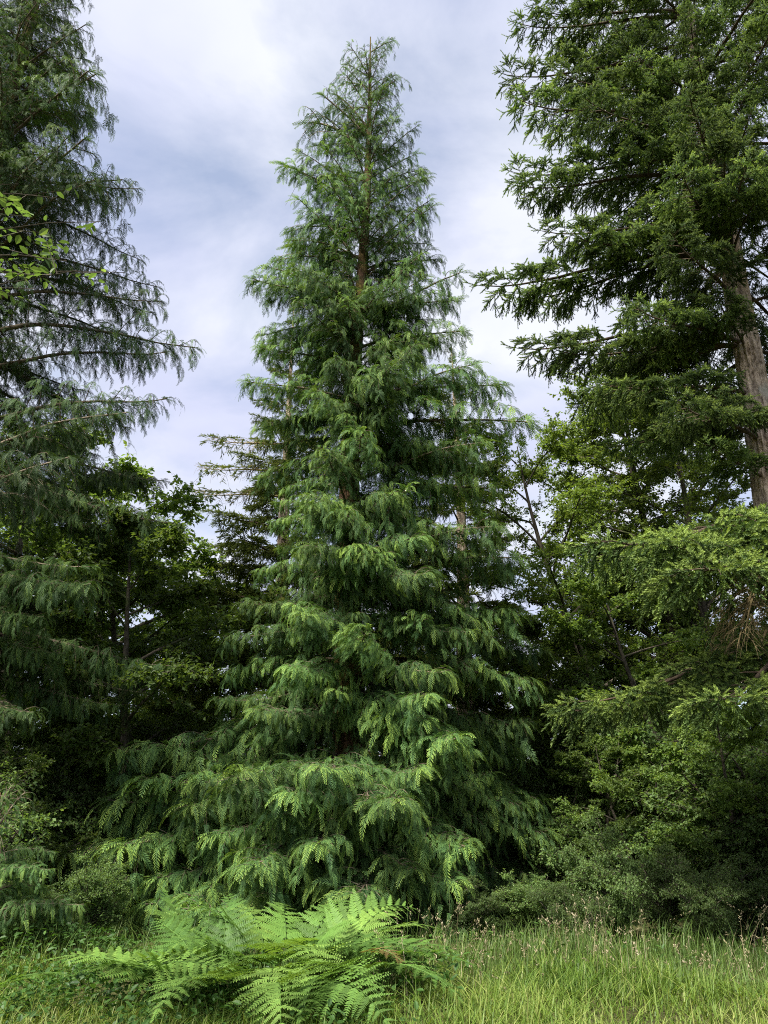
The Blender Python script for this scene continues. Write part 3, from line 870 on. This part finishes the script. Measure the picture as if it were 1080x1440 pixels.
def plant(name, cat, pair, loc, rz, s, label, group=None, parts=('trunk', 'crown'), sz=1.0):
    x, y = loc
    root = thing(name, label, cat, (x, y, gz(x, y)), rz, group)
    root.scale = (s, s, s * sz)
    obj(parts[0], pair[0], root)
    obj(parts[1], pair[1], root, kind='stuff')
    return root

def pxy(x, Y, y=1150):
    p = at(x, y, Y); return p.x, p.y
G_AL = 'alders behind the fir'
plant('alder_tree', 'tree', ALD[0], pxy(935, 16.5), 0.3, 1.10, 'yellow green alder with airy crown between the tall cedar and the big fir', None)
plant('alder_tree', 'tree', ALD[1], pxy(1015, 17.5), 2.3, 1.36, 'fuller alder rising behind the fir trunk', None)
plant('alder_tree', 'tree', ALD[0], pxy(800, 20.0), 4.1, 0.68, 'small alder tucked close behind the right edge of the tall cedar', None)
plant('alder_tree', 'tree', ALD[1], pxy(860, 18.5), 5.0, 0.82, 'low alder between the tall cedar and the taller alders', None)
plant('alder_tree', 'tree', ALD[0], pxy(985, 20.0), 1.2, 1.36, 'tall alder at the back of the alder group, between the fir limbs', None)
plant('alder_tree', 'tree', ALD[1], pxy(1040, 16.5), 3.9, 1.2, 'alder standing directly behind the base of the fir', None)
G_MP = 'broadleaf trees in the shade of the dark cedar'
plant('maple_tree', 'tree', MAP[0], pxy(115, 16.5), 0.8, 1.40, 'leafy maple with rounded crown between the dark cedar and the tall cedar', None)
plant('maple_tree', 'tree', MAP[1], pxy(20, 16.0), 2.8, 1.5, 'maple crowded behind the limbs of the dark cedar', None)
plant('maple_tree', 'tree', MAP[1], pxy(215, 15.5), 4.4, 0.92, 'rounded maple filling the gap next to the skirt of the tall cedar', None)
plant('maple_tree', 'tree', MAP[0], pxy(845, 16.0), 2.6, 0.70, 'short maple between the tall cedar and the fir thicket', None)
plant('maple_tree', 'tree', MAP[1], pxy(170, 14.0), 5.2, 0.85, 'low bushy maple under the dark cedar', None)
plant('maple_tree', 'tree', MAP[0], pxy(1010, 14.5), 1.9, 0.8, 'crooked maple under the big fir with dark diagonal limbs', None)
plant('maple_tree', 'tree', MAP[0], pxy(900, 21), 3.3, 0.95, 'shady maple under the alders', None)
G_FW = 'broadleaf trees at the back of the wood'
rng = np.random.default_rng(77)
for i, (x, Y, s) in enumerate([(20, 23, 1.2), (150, 25, 1.2), (300, 24, .8), (420, 26, .85), (560, 25, 1.0), (690, 25, .85), (800, 27, .75), (960, 26, 1.0), (1080, 23, 1.15), (1180, 19, 1.1), (-90, 19, 1.2), (255, 20, .82), (340, 21, .8), (610, 20.5, .8), (725, 20, .7), (500, 22, .9)]):
    plant('woodland_tree', 'tree', (MAP + ALD)[i % 4], pxy(x, Y), rng.uniform(0, 6.28), s, *(('leafy tree far behind the dark cedar and the maples', 'trees far behind the dark cedar') if x < 250 else ('low leafy tree far behind the tall cedar', 'trees far behind the tall cedar') if x < 750 else ('leafy tree far behind the alders and the fir', 'trees far behind the fir')))

def shade_label(x, Y):
    if x > 400: return 'shrub hidden close behind the stem of the tall cedar', 'shrubs behind the tall cedar'
    if x > 200: return 'tall dark shrub between the maple and the skirt of the tall cedar', 'shrubs by the cedar skirt'
    if Y < 13.5: return 'dark leafy shrub behind the young cedar, at the edge of the grass', 'shrubs behind the sapling'
    return 'dark shrub deep in the shade under the dark cedar', 'shrubs under the dark cedar'
def fir_shrub_label(x, Y):
    if x < 820: return 'shrub between the skirt of the tall cedar and the fir thicket', 'shrubs beside the cedar skirt'
    if Y < 14: return 'small leaved shrub at the front of the thicket behind the seeding grass', 'front shrubs of the thicket'
    if Y < 16: return 'taller shrub in the middle of the thicket under the fir limbs', 'middle shrubs of the thicket'
    return 'tall shrub at the back of the thicket under the alders', 'back shrubs of the thicket'
for i, (x, Y, s) in enumerate([(20, 13.4, 1.1), (90, 12.8, .95), (180, 14.6, 1.2), (60, 15.0, 1.5), (250, 16.0, 1.4), (330, 17.0, 1.4), (-40, 11.0, 1.0), (-20, 14.5, 1.5), (130, 15.5, 1.3),
                               (430, 18.0, 1.3), (560, 17.5, 1.3), (680, 16.5, 1.3)]):
    plant('shrub', 'shrub', SHR[i % 3], pxy(x, Y), rng.uniform(0, 6.28), s, *shade_label(x, Y), parts=('stem', 'foliage'))
for x, Y, rz, s_, lb in [(900, 12.9, 1.0, .36, 'slender leafy sapling poking out of the thicket behind the seeding grass'), (1035, 12.6, 3.0, .42, 'broad leaved sapling in the thicket near the base of the fir'),
                        (815, 13.8, 5.0, .40, 'thin leafy sapling beside the right edge of the cedar skirt'), (50, 12.2, 2.0, .42, 'leafy sapling in front of the dark shrubs under the dark cedar')]:
    plant('maple_sapling', 'sapling', MAP[int(s_ * 100) % 2], pxy(x, Y), rz, s_, lb, parts=('stem', 'crown'))
for i, (x, Y, s) in enumerate([(800, 15.2, 1.15), (860, 13.4, .7), (930, 13.6, 1.1), (1000, 12.8, .75), (1060, 13.4, 1.25), (880, 15.5, 1.4), (970, 15.2, 1.5), (1050, 15.6, 1.5), (780, 16.5, 1.4),
                               (765, 14.2, .95), (805, 13.3, .8), (840, 14.6, 1.0), (1120, 12.6, 1.1), (1140, 14.5, 1.4), (900, 17.5, 1.6), (1010, 17.5, 1.7)]):
    plant('shrub', 'shrub', SHR[(i + 1) % 3], pxy(x, Y), rng.uniform(0, 6.28), s, *fir_shrub_label(x, Y), parts=('stem', 'foliage'), sz=rng.uniform(0.75, 1.3))

for i, (x, Y, s_) in enumerate([(655, 10.9, .34), (735, 11.3, .42), (790, 10.6, .30), (850, 11.0, .45), (915, 11.5, .38), (975, 10.7, .36), (1035, 11.2, .46), (1090, 10.8, .34), (60, 10.6, .36), (-30, 10.2, .4), (140, 11.0, .4)]):
    plant('low_bush', 'bush', SHR[i % 3], pxy(x, Y), rng.uniform(0, 6.28), s_, 'low bush growing where the seeding grass meets the thicket' if x > 500 else 'low bush at the edge of the herbs behind the young cedar',
          'low bushes along the thicket' if x > 500 else 'low bushes near the sapling', parts=('stem', 'foliage'), sz=rng.uniform(.8, 1.5))

# alder whose leafy bough reaches in over the meadow at the left
def near_alder():
    rng = np.random.default_rng(88)
    X, Y = -4.6, 4.3
    root = thing('bough_alder_tree', 'alder bough with bright yellow green leaves in front of the dark cedar', 'tree', (X, Y, gz(X, Y)))
    T = np.array([(0, 0, -0.1), (0.05, 0, 2), (0.1, 0.05, 4), (0.12, 0.1, 6.2), (0.2, 0.1, 8)])
    obj('trunk', trunk_mesh(T, [0.13, 0.11, 0.09, 0.06, 0.015], M_DBARK, 14, 50, 0.04, 6, 4, 0.3), root)
    tips = [(130, 300), (182, 372), (60, 330), (110, 365), (20, 260), (90, 290), (40, 390), (10, 330), (-40, 240), (-90, 300), (-60, 420), (70, 360), (30, 300), (-10, 370)]
    pos, ya, pi, sc, tn = [], [], [], [], []
    for j, (x, y) in enumerate(tips):
        t = at(x, y, Y + rng.uniform(-0.35, 0.35)) - Vector((X, Y, 0))
        s = Vector((0.12, 0.08, t.z - rng.uniform(0.3, 0.9)))
        wood = Geo(); leaf = Geo()
        u = np.linspace(0, 1, 8)[:, None]
        P = np.array(s) * (1 - u) + np.array(t) * u + np.array([0, 0, 0.22]) * np.sin(np.pi * u) + np.cumsum(rng.normal(0, .015, (8, 3)), 0)
        tube(wood, P, np.linspace(0.014, 0.003, 8), 4)
        L = []
        for q in range(11):
            f = 0.3 + 0.7 * rng.random(); i = min(int(f * 7), 6); p0 = P[i] + (P[i + 1] - P[i]) * (f * 7 - i)
            d = rng.normal(0, 1, 3); d[2] *= 0.4; d /= np.linalg.norm(d); l = rng.uniform(0.12, 0.35)
            tube(wood, np.array([p0, p0 + d * l]), [0.004, 0.002], 3)
            for k in range(5):
                L.append((*(p0 + d * l * (k + 1) / 5), math.atan2(d[1], d[0]) + (-1) ** k * rng.uniform(.5, 1.2), rng.normal(-0.3, .3), rng.normal(0, .5), rng.uniform(0.05, 0.085), rng.normal(-0.15, .2)))
        L = np.array(L)
        scatter(leaf, LEAF_OVAL, L[:, :3], L[:, 3], L[:, 4], L[:, 5], L[:, 6], L[:, 7])
        b = obj('branch', wood.mesh('alder_branch', M_DBARK, True), root)
        obj('leaves', leaf.mesh('alder_branch_leaves', M_SHRUB), b, kind='stuff')
near_alder()

# low cedar sapling at the left edge
def sapling(x, y, H, reach, label, seed):
    rng = np.random.default_rng(seed)
    root = thing('cedar_sapling', label, 'sapling', (x, y, gz(x, y)))
    T = np.array([(0, 0, -0.05), (0.02, 0, H * .5), (0, 0, H)])
    obj('trunk', trunk_mesh(T, [0.045, 0.03, 0.006], M_CBARK, 8, 20, 0.03, 4, 3), root)
    n = 16
    for i in range(n):
        f = (i + rng.random()) / n
        add_limb(root, CED['mid'] if f < .6 else CED['top'], int(rng.integers(0, 50)), (0, 0, H * (0.2 + 0.75 * f)), i * 2.399 + rng.normal(0, .3), reach * (1.1 - 0.8 * f))
p = at(-20, 1240, 9.6)
sapling(p.x, p.y, 1.75, 1.1, 'low young cedar with broad fronds beside the dark shrubs', 5)

# ------------------------------------------------------------------ bracken ferns
def pinna_mesh(seed, n=15, tn=0.0, mat=None):
    rng = np.random.default_rng(seed)
    g = Geo()
    V, T, C = [], [], []
    K = 10
    X = np.linspace(0, 1, K + 1); Z = -0.10 * X ** 2
    for k in range(K):
        b = len(V); w0, w1 = 0.010 * (1 - X[k]) + .003, 0.010 * (1 - X[k + 1]) + .003
        V += [(X[k], -w0, Z[k]), (X[k], w0, Z[k]), (X[k + 1], w1, Z[k + 1]), (X[k + 1], -w1, Z[k + 1])]; C += [.3] * 4
        T += [(b, b + 1, b + 2), (b, b + 2, b + 3)]
    for i in range(n):
        for s in (-1, 1):
            u = 0.04 + 0.95 * i / n
            L = (0.18 * (1 - u) ** 0.8 + 0.022) * rng.uniform(0.88, 1.1) * (0.75 if u < .08 else 1)
            z = -0.10 * u * u
            hw = 0.033 * (1 - u * 0.5)
            dx = 0.38
            dz = rng.normal(-0.1, 0.12)
            b = len(V)
            V += [(u - hw, 0, z), (u + hw, 0, z), (u - hw * .7 + dx * L * .5, s * L * .55, z + dz * L * .5 + .006), (u + hw * 1.05 + dx * L * .5, s * L * .55, z + dz * L * .5 + .006), (u + dx * L, s * L, z + dz * L - .01)]
            C += [.3, .3, .45, .45, .6]
            T += [(b, b + 1, b + 3), (b, b + 3, b + 2), (b + 2, b + 3, b + 4)]
    g.add(np.array(V), tris=T, tint=np.clip(np.array(C) + tn, 0, 1))
    return g.mesh('fern_leaflet', mat or M_FERN)
PINNAE = [[pinna_mesh(800 + 10 * k + i, 15, tn) for i in range(3)] for k, tn in enumerate((-0.3, -0.12, 0.0, 0.22))] + [[pinna_mesh(890 + i, 15, 0, M_FERNDRY) for i in range(3)]]

def fern(base, tip_dir, stalk_h, blade, tilt, label, seed, group, npair=13, droop=40, dry=False):
    """one bracken frond: an upright stalk that bends over into a flat triangular blade with paired leaflets"""
    rng = np.random.default_rng(seed)
    x, y = base
    root = thing('bracken_fern', label, 'fern', (x, y, gz(x, y) - 0.03), tip_dir, group)
    PINNA = PINNAE[4 if dry else int(rng.integers(0, 4))]
    # stalk in the local xz plane
    k1, k2 = 7, 12
    el = np.concatenate([np.linspace(86, 70, k1), np.linspace(max(tilt, 5) + 12, tilt - droop, k2)])
    st = np.concatenate([np.full(k1, stalk_h / k1), np.full(k2, blade / k2)])
    d = np.stack([np.cos(np.radians(el)), np.zeros(k1 + k2), np.sin(np.radians(el))], -1)
    P = np.concatenate([np.zeros((1, 3)), np.cumsum(d * st[:, None], 0)])
    P[:, 1] += np.cumsum(rng.normal(0, .006, len(P)))
    g = Geo(); tube(g, P, np.linspace(0.008, 0.0022, len(P)), 5, tint=0.25)
    obj('stalk', g.mesh('fern_stalk', M_FERN, True), root)
    twist = rng.normal(0, 0.25)
    for i in range(npair):
        u = (i + 0.05) / npair
        f = k1 + u * k2; j = int(f); p = P[j] + (P[j + 1] - P[j]) * (f - j)
        e = math.radians(el[min(j, len(el) - 1)])
        L = blade * (0.44 * (1 - u) ** 0.85 + 0.035) * rng.uniform(0.92, 1.08) * (0.8 if i == 0 else 1)
        for s in (-1, 1):
            A = math.radians(70 - 22 * u + rng.normal(0, 4))
            b = obj('leaflet', PINNA[int(rng.integers(0, 3))], root)
            T = np.array([math.cos(e), 0, math.sin(e)]); N = np.array([-math.sin(e), 0, math.cos(e)]); S = np.array([0, s, 0])
            S = S * math.cos(twist) + N * math.sin(twist) * s
            X = T * math.cos(A) + S * math.sin(A) + N * rng.normal(0.03, 0.07); X /= np.linalg.norm(X)
            Z = N - X * np.dot(N, X); Z /= np.linalg.norm(Z); Yv = np.cross(Z, X)
            M = Matrix(((X[0], Yv[0], Z[0], p[0]), (X[1], Yv[1], Z[1], p[1]), (X[2], Yv[2], Z[2], p[2]), (0, 0, 0, 1)))
            b.matrix_local = M @ Matrix.Diagonal((L, L * 0.95, L, 1))
    b = obj('leaflet', PINNA[0], root)
    e = math.radians(el[-1])
    b.matrix_local = Matrix(((math.cos(e), 0, -math.sin(e), P[-2][0]), (0, 1, 0, P[-2][1]), (math.sin(e), 0, math.cos(e), P[-2][2]), (0, 0, 0, 1))) @ Matrix.Diagonal((blade * .14, blade * .14, blade * .14, 1))
    return root

G_FE = 'bracken ferns in the clump before the cedar'
LB = 'green bracken frond in the dense fern clump in front of the tall cedar'
def R(a): return math.radians(a)
frng = np.random.default_rng(99)
# (pixel of the frond's shoulder, distance, heading degrees, blade length, tilt, droop)
FERNS = [
    (262, 1345, 8.6, 128, 0.85, 45, 20), (330, 1330, 8.5, 200, 1.05, 12, 38), (372, 1325, 8.4, -110, 1.15, 10, 40), (395, 1318, 8.5, -65, 1.2, 12, 45), (420, 1310, 8.7, -40, 1.1, 15, 40),
    (350, 1300, 9.0, 170, 1.0, 25, 35), (400, 1305, 9.1, 100, 0.85, 30, 30), (440, 1300, 9.2, 70, 0.85, 32, 35), (470, 1300, 9.0, 30, 1.0, 30, 40), (440, 1335, 8.4, -20, 1.25, 8, 30),
    (300, 1355, 8.2, -150, 1.0, 10, 40), (480, 1345, 8.3, -8, 1.05, 5, 28), (455, 1370, 7.9, -60, 1.0, 5, 40), (330, 1375, 7.9, -120, 1.05, 8, 45), (390, 1360, 8.0, -90, 1.1, 5, 45),
    (290, 1320, 9.0, 150, 0.9, 30, 35), (500, 1330, 8.8, 15, 0.9, 25, 40), (370, 1305, 9.3, 120, 0.85, 32, 35), (415, 1340, 8.2, -75, 1.1, 0, 30),
    (250, 1380, 7.9, 175, 0.9, 8, 30), (460, 1400, 7.6, -100, 0.9, 0, 40),
    (235, 1392, 7.6, -165, 0.85, 15, 40), (305, 1395, 7.4, -105, 0.95, 10, 45), (385, 1400, 7.3, -80, 1.0, 8, 40), (450, 1405, 7.3, -55, 0.95, 5, 40), (520, 1380, 7.8, -35, 0.95, 10, 40),
    (545, 1375, 8.1, -12, 0.9, 8, 35), (345, 1345, 8.2, -135, 1.0, 30, 60), (275, 1365, 7.9, 140, 0.8, 40, 45), (425, 1350, 8.1, 60, 0.9, 35, 50), (310, 1320, 8.8, 95, 0.85, 45, 40), (490, 1330, 8.6, 45, 0.8, 40, 55)
]
def fern_label(a, ti):
    a = (a + 180) % 360 - 180
    if ti >= 25 and abs(a) < 60: return 'bracken frond standing up in the fern clump and leaning to the seeding grass', 'upright fronds near the seeding grass'
    if ti >= 25 and abs(a) > 140: return 'bracken frond standing up in the fern clump and leaning to the cedar sapling', 'upright fronds near the sapling'
    if ti >= 25: return 'upright bracken frond at the back of the fern clump, against the cedar', 'upright fronds against the cedar'
    if abs(a) < 45: return 'long bracken frond arching out of the fern clump towards the seeding grass', 'fronds towards the seeding grass'
    if abs(a) > 140: return 'bracken frond arching out of the fern clump towards the cedar sapling', 'fronds towards the sapling'
    return 'broad bracken frond hanging over the meadow grass at the front of the fern clump', 'fronds over the meadow'
for i, (x, y, Y, a, bl, ti, dr) in enumerate(FERNS):
    LB, G_FE = fern_label(a, ti)
    t = at(x, y + 14, Y)
    sh = max(0.3, t.z)
    ox, oy = -math.cos(R(a)) * sh * 0.2, -math.sin(R(a)) * sh * 0.2
    fern((t.x + ox, t.y + oy), R(a), sh, bl * 1.08, ti + frng.normal(0, 5), LB, 900 + i, G_FE, 12, dr)
t = at(505, 1390, 7.9)
fern((t.x, t.y), R(-25), 0.42, 0.55, -5, 'withered brown bracken frond drooping in the fern clump', 961, None, 11, 60, True)
t = at(300, 1400, 8.1)
fern((t.x, t.y), R(-140), 0.3, 0.6, -10, 'dead brown bracken frond low in the fern clump', 962, None, 11, 50, True)
t = at(165, 1420, 7.5)
fern((t.x + .25, t.y), R(172), max(.3, t.z), 0.95, 12, 'low bright bracken frond lying over the grass apart from the fern clump', 950, None, 14, 25)
t = at(120, 1425, 7.5)
fern((t.x + .3, t.y + .2), R(-20), max(.3, t.z), 0.95, 10, 'bright bracken frond at the grassy edge of the shade, below the fern clump', 951, None, 14, 25)
t = at(10, 1435, 7.3)
fern((t.x - .2, t.y), R(10), 0.3, 0.7, 12, 'small bracken frond alone in the grass near the cedar sapling', 952, None, 12, 30)

# ------------------------------------------------------------------ grass and herbs (nobody could count them)
def blades(g, X, Y, h, w, lean, yaw, tint, Z0=None, k=3):
    N = len(X); Z = ground_h(X, Y) - 0.02 if Z0 is None else Z0
    dx, dy = np.cos(yaw), np.sin(yaw)
    sx, sy = -dy, dx
    lv = []
    for i in range(k + 1):
        u = i / k
        off = lean * u ** 1.8 * h
        zz = Z + h * u * (1 - 0.25 * lean * u)
        ww = w * (1 - u) ** 0.7 if i < k else 0
        c = np.stack([X + dx * off, Y + dy * off, zz], -1)
        if i < k:
            s = np.stack([sx * ww, sy * ww, np.zeros(N)], -1)
            lv += [c - s, c + s]
        else:
            lv.append(c)
    V = np.stack(lv, 1); n = 2 * k + 1
    T = []
    for i in range(k - 1):
        a = 2 * i; T += [(a, a + 1, a + 3), (a, a + 3, a + 2)]
    T.append((2 * k - 2, 2 * k - 1, 2 * k))
    T = np.array(T)[None] + (np.arange(N) * n)[:, None, None]
    c = np.stack([tint + 0.15 * (j // 2) / k for j in range(n)], 1)
    g.add(V.reshape(-1, 3), tris=T.reshape(-1, 3), tint=np.clip(c, 0, 1).ravel())

def clumpy(rng, N, x0, x1, y0, y1, sig=0.22, frac=0.6):
    X = rng.uniform(x0, x1, N); Y = rng.uniform(y0, y1, N)
    m = max(1, N // 60)
    cx, cy_ = rng.uniform(x0, x1, m), rng.uniform(y0, y1, m)
    pick = rng.integers(0, m, N); sel = rng.random(N) < frac
    X = np.where(sel, cx[pick] + rng.normal(0, sig, N), X); Y = np.where(sel, cy_[pick] + rng.normal(0, sig, N), Y)
    return X, Y

def make_grass():
    rng = np.random.default_rng(123)
    g = Geo()
    X, Y = clumpy(rng, 54000, -7, 7, 5.4, 9.4)
    N = len(X)
    keep = (Y < 8.9 + 0.35 * np.sin(X * 1.3) + 0.3 * np.sin(X * 3.1 + 1)) & ~((X < -1.5) & (Y > 9.3) & (rng.random(N) < .6))
    clump = ((X + 1.35) / 1.75) ** 2 + ((Y - 8.3) / 0.95) ** 2 < 1
    keep &= ~(clump & (rng.random(N) < .85))
    X, Y = X[keep], Y[keep]; N = len(X)
    big = 0.5 + 0.5 * np.sin(X * 1.7 + 1) * np.cos(Y * 1.9)
    h = rng.gamma(4, 0.034, N) * (0.5 + 0.75 * big) + 0.05
    blades(g, X, Y, h, rng.uniform(0.0035, 0.0075, N), rng.uniform(0.1, 1.6, N), rng.uniform(0, 6.28, N), np.clip(rng.normal(0.40, 0.2, N) + 0.22 * (rng.random(N) < .12) + 0.18 * np.sin(X * 1.1 + 2) * np.sin(Y * 1.7), 0, 1), k=3)
    o = obj('meadow_grass', g.mesh('meadow_grass', M_GRASS), kind='stuff')
    tag(o, 'bright uncut meadow grass in front of the fern clump and the tall grass', 'grass')
    # tall flowering grass along the edge of the wood
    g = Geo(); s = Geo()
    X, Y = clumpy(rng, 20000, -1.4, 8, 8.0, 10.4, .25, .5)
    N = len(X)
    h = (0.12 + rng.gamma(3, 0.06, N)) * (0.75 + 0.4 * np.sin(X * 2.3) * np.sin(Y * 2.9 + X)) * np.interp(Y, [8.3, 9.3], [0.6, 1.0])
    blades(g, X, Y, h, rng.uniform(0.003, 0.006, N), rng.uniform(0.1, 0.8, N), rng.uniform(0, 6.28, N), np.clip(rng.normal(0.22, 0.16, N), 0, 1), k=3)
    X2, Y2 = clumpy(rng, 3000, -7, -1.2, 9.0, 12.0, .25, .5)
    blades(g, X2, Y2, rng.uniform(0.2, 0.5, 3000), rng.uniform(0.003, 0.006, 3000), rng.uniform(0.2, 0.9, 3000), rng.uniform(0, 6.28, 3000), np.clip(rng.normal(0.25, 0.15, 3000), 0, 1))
    o = obj('tall_grass', g.mesh('tall_grass', M_TALL_SHADED), kind='stuff')
    tag(o, 'tall grass, painted darker for tree shade, along the edge of the wood below the tall cedar', 'grass')
    # straw stems with seed heads
    N = 750
    X, Y = clumpy(rng, N, -0.3, 7.5, 8.2, 10.4, .35, .6)
    Y = Y - 0.9 * (np.sin(X * 1.9 + 0.7) > 0.2) * rng.random(N)
    h = rng.uniform(0.18, 0.72, N) * (0.7 + 0.35 * np.sin(X * 3.3)); lean = rng.uniform(0.05, 0.9, N); ya = rng.uniform(0, 6.28, N)
    blades(s, X, Y, h, np.full(N, 0.0028), lean, ya, np.clip(rng.normal(0.4, 0.25, N), 0, 1), k=4)
    # seed heads: a loose bunch of small grains round the end of each stem
    gv = np.array([(0, 0, 0), (0.5, 0.16, 0), (0.5, -0.08, 0.14), (0.5, -0.08, -0.14), (1, 0, 0)])
    gt = np.array([(0, 1, 2), (0, 2, 3), (0, 3, 1), (4, 2, 1), (4, 3, 2), (4, 1, 3)], dtype=np.int32)
    pick = rng.random(N) < 0.85
    idx = np.repeat(np.nonzero(pick)[0], 9)
    u = 0.80 + 0.21 * rng.random(len(idx))
    px = X[idx] + np.cos(ya[idx]) * lean[idx] * u ** 1.8 * h[idx] + rng.normal(0, .008, len(idx))
    py = Y[idx] + np.sin(ya[idx]) * lean[idx] * u ** 1.8 * h[idx] + rng.normal(0, .008, len(idx))
    pz = ground_h(X[idx], Y[idx]) + h[idx] * u * (1 - 0.25 * lean[idx] * u)
    scatter(s, (gv, gt, np.full(5, 0.45)), np.stack([px, py, pz], -1), ya[idx] + rng.normal(0, .8, len(idx)), rng.uniform(0.2, 1.3, len(idx)), 0, rng.uniform(0.016, 0.034, len(idx)), rng.normal(0.1, 0.2, len(idx)))
    o = obj('seeding_grass', s.mesh('seeding_grass', M_STRAW), kind='stuff')
    tag(o, 'pale straw stems with seed heads standing in the tall grass by the fir', 'grass')
    # herbs under the trees and round the ferns
    g = Geo()
    n = 11000
    X, Y = clumpy(rng, n, -8, 8, 9.5, 17, .3, .5)
    X3, Y3 = clumpy(rng, 9000, -5.5, 0.6, 7.2, 10.5, .3, .5)
    X4, Y4 = clumpy(rng, 3000, -6, 0.3, 6.2, 8.8, .15, .9)
    X, Y = np.concatenate([X, X3, X4]), np.concatenate([Y, Y3, Y4]); n = len(X)
    keep = ~((X > 0) & (Y < 11.5) & (rng.random(n) < .45)); X, Y = X[keep], Y[keep]; n = len(X)
    hh = rng.uniform(0.03, 0.38, n) * (0.6 + 0.4 * np.sin(X * 2.1) * np.cos(Y * 1.6))
    scatter(g, LEAF_OVAL, np.stack([X, Y, ground_h(X, Y) + hh], -1), rng.uniform(0, 6.28, n), rng.normal(0.1, 0.4, n), rng.normal(0, .4, n), rng.uniform(0.03, 0.085, n), rng.normal(0.06, 0.16, n))
    o = obj('ground_herbs', g.mesh('ground_herbs', M_HERB), kind='stuff')
    tag(o, 'low leafy herbs covering the ground around the ferns and under the trees', 'undergrowth')
make_grass()
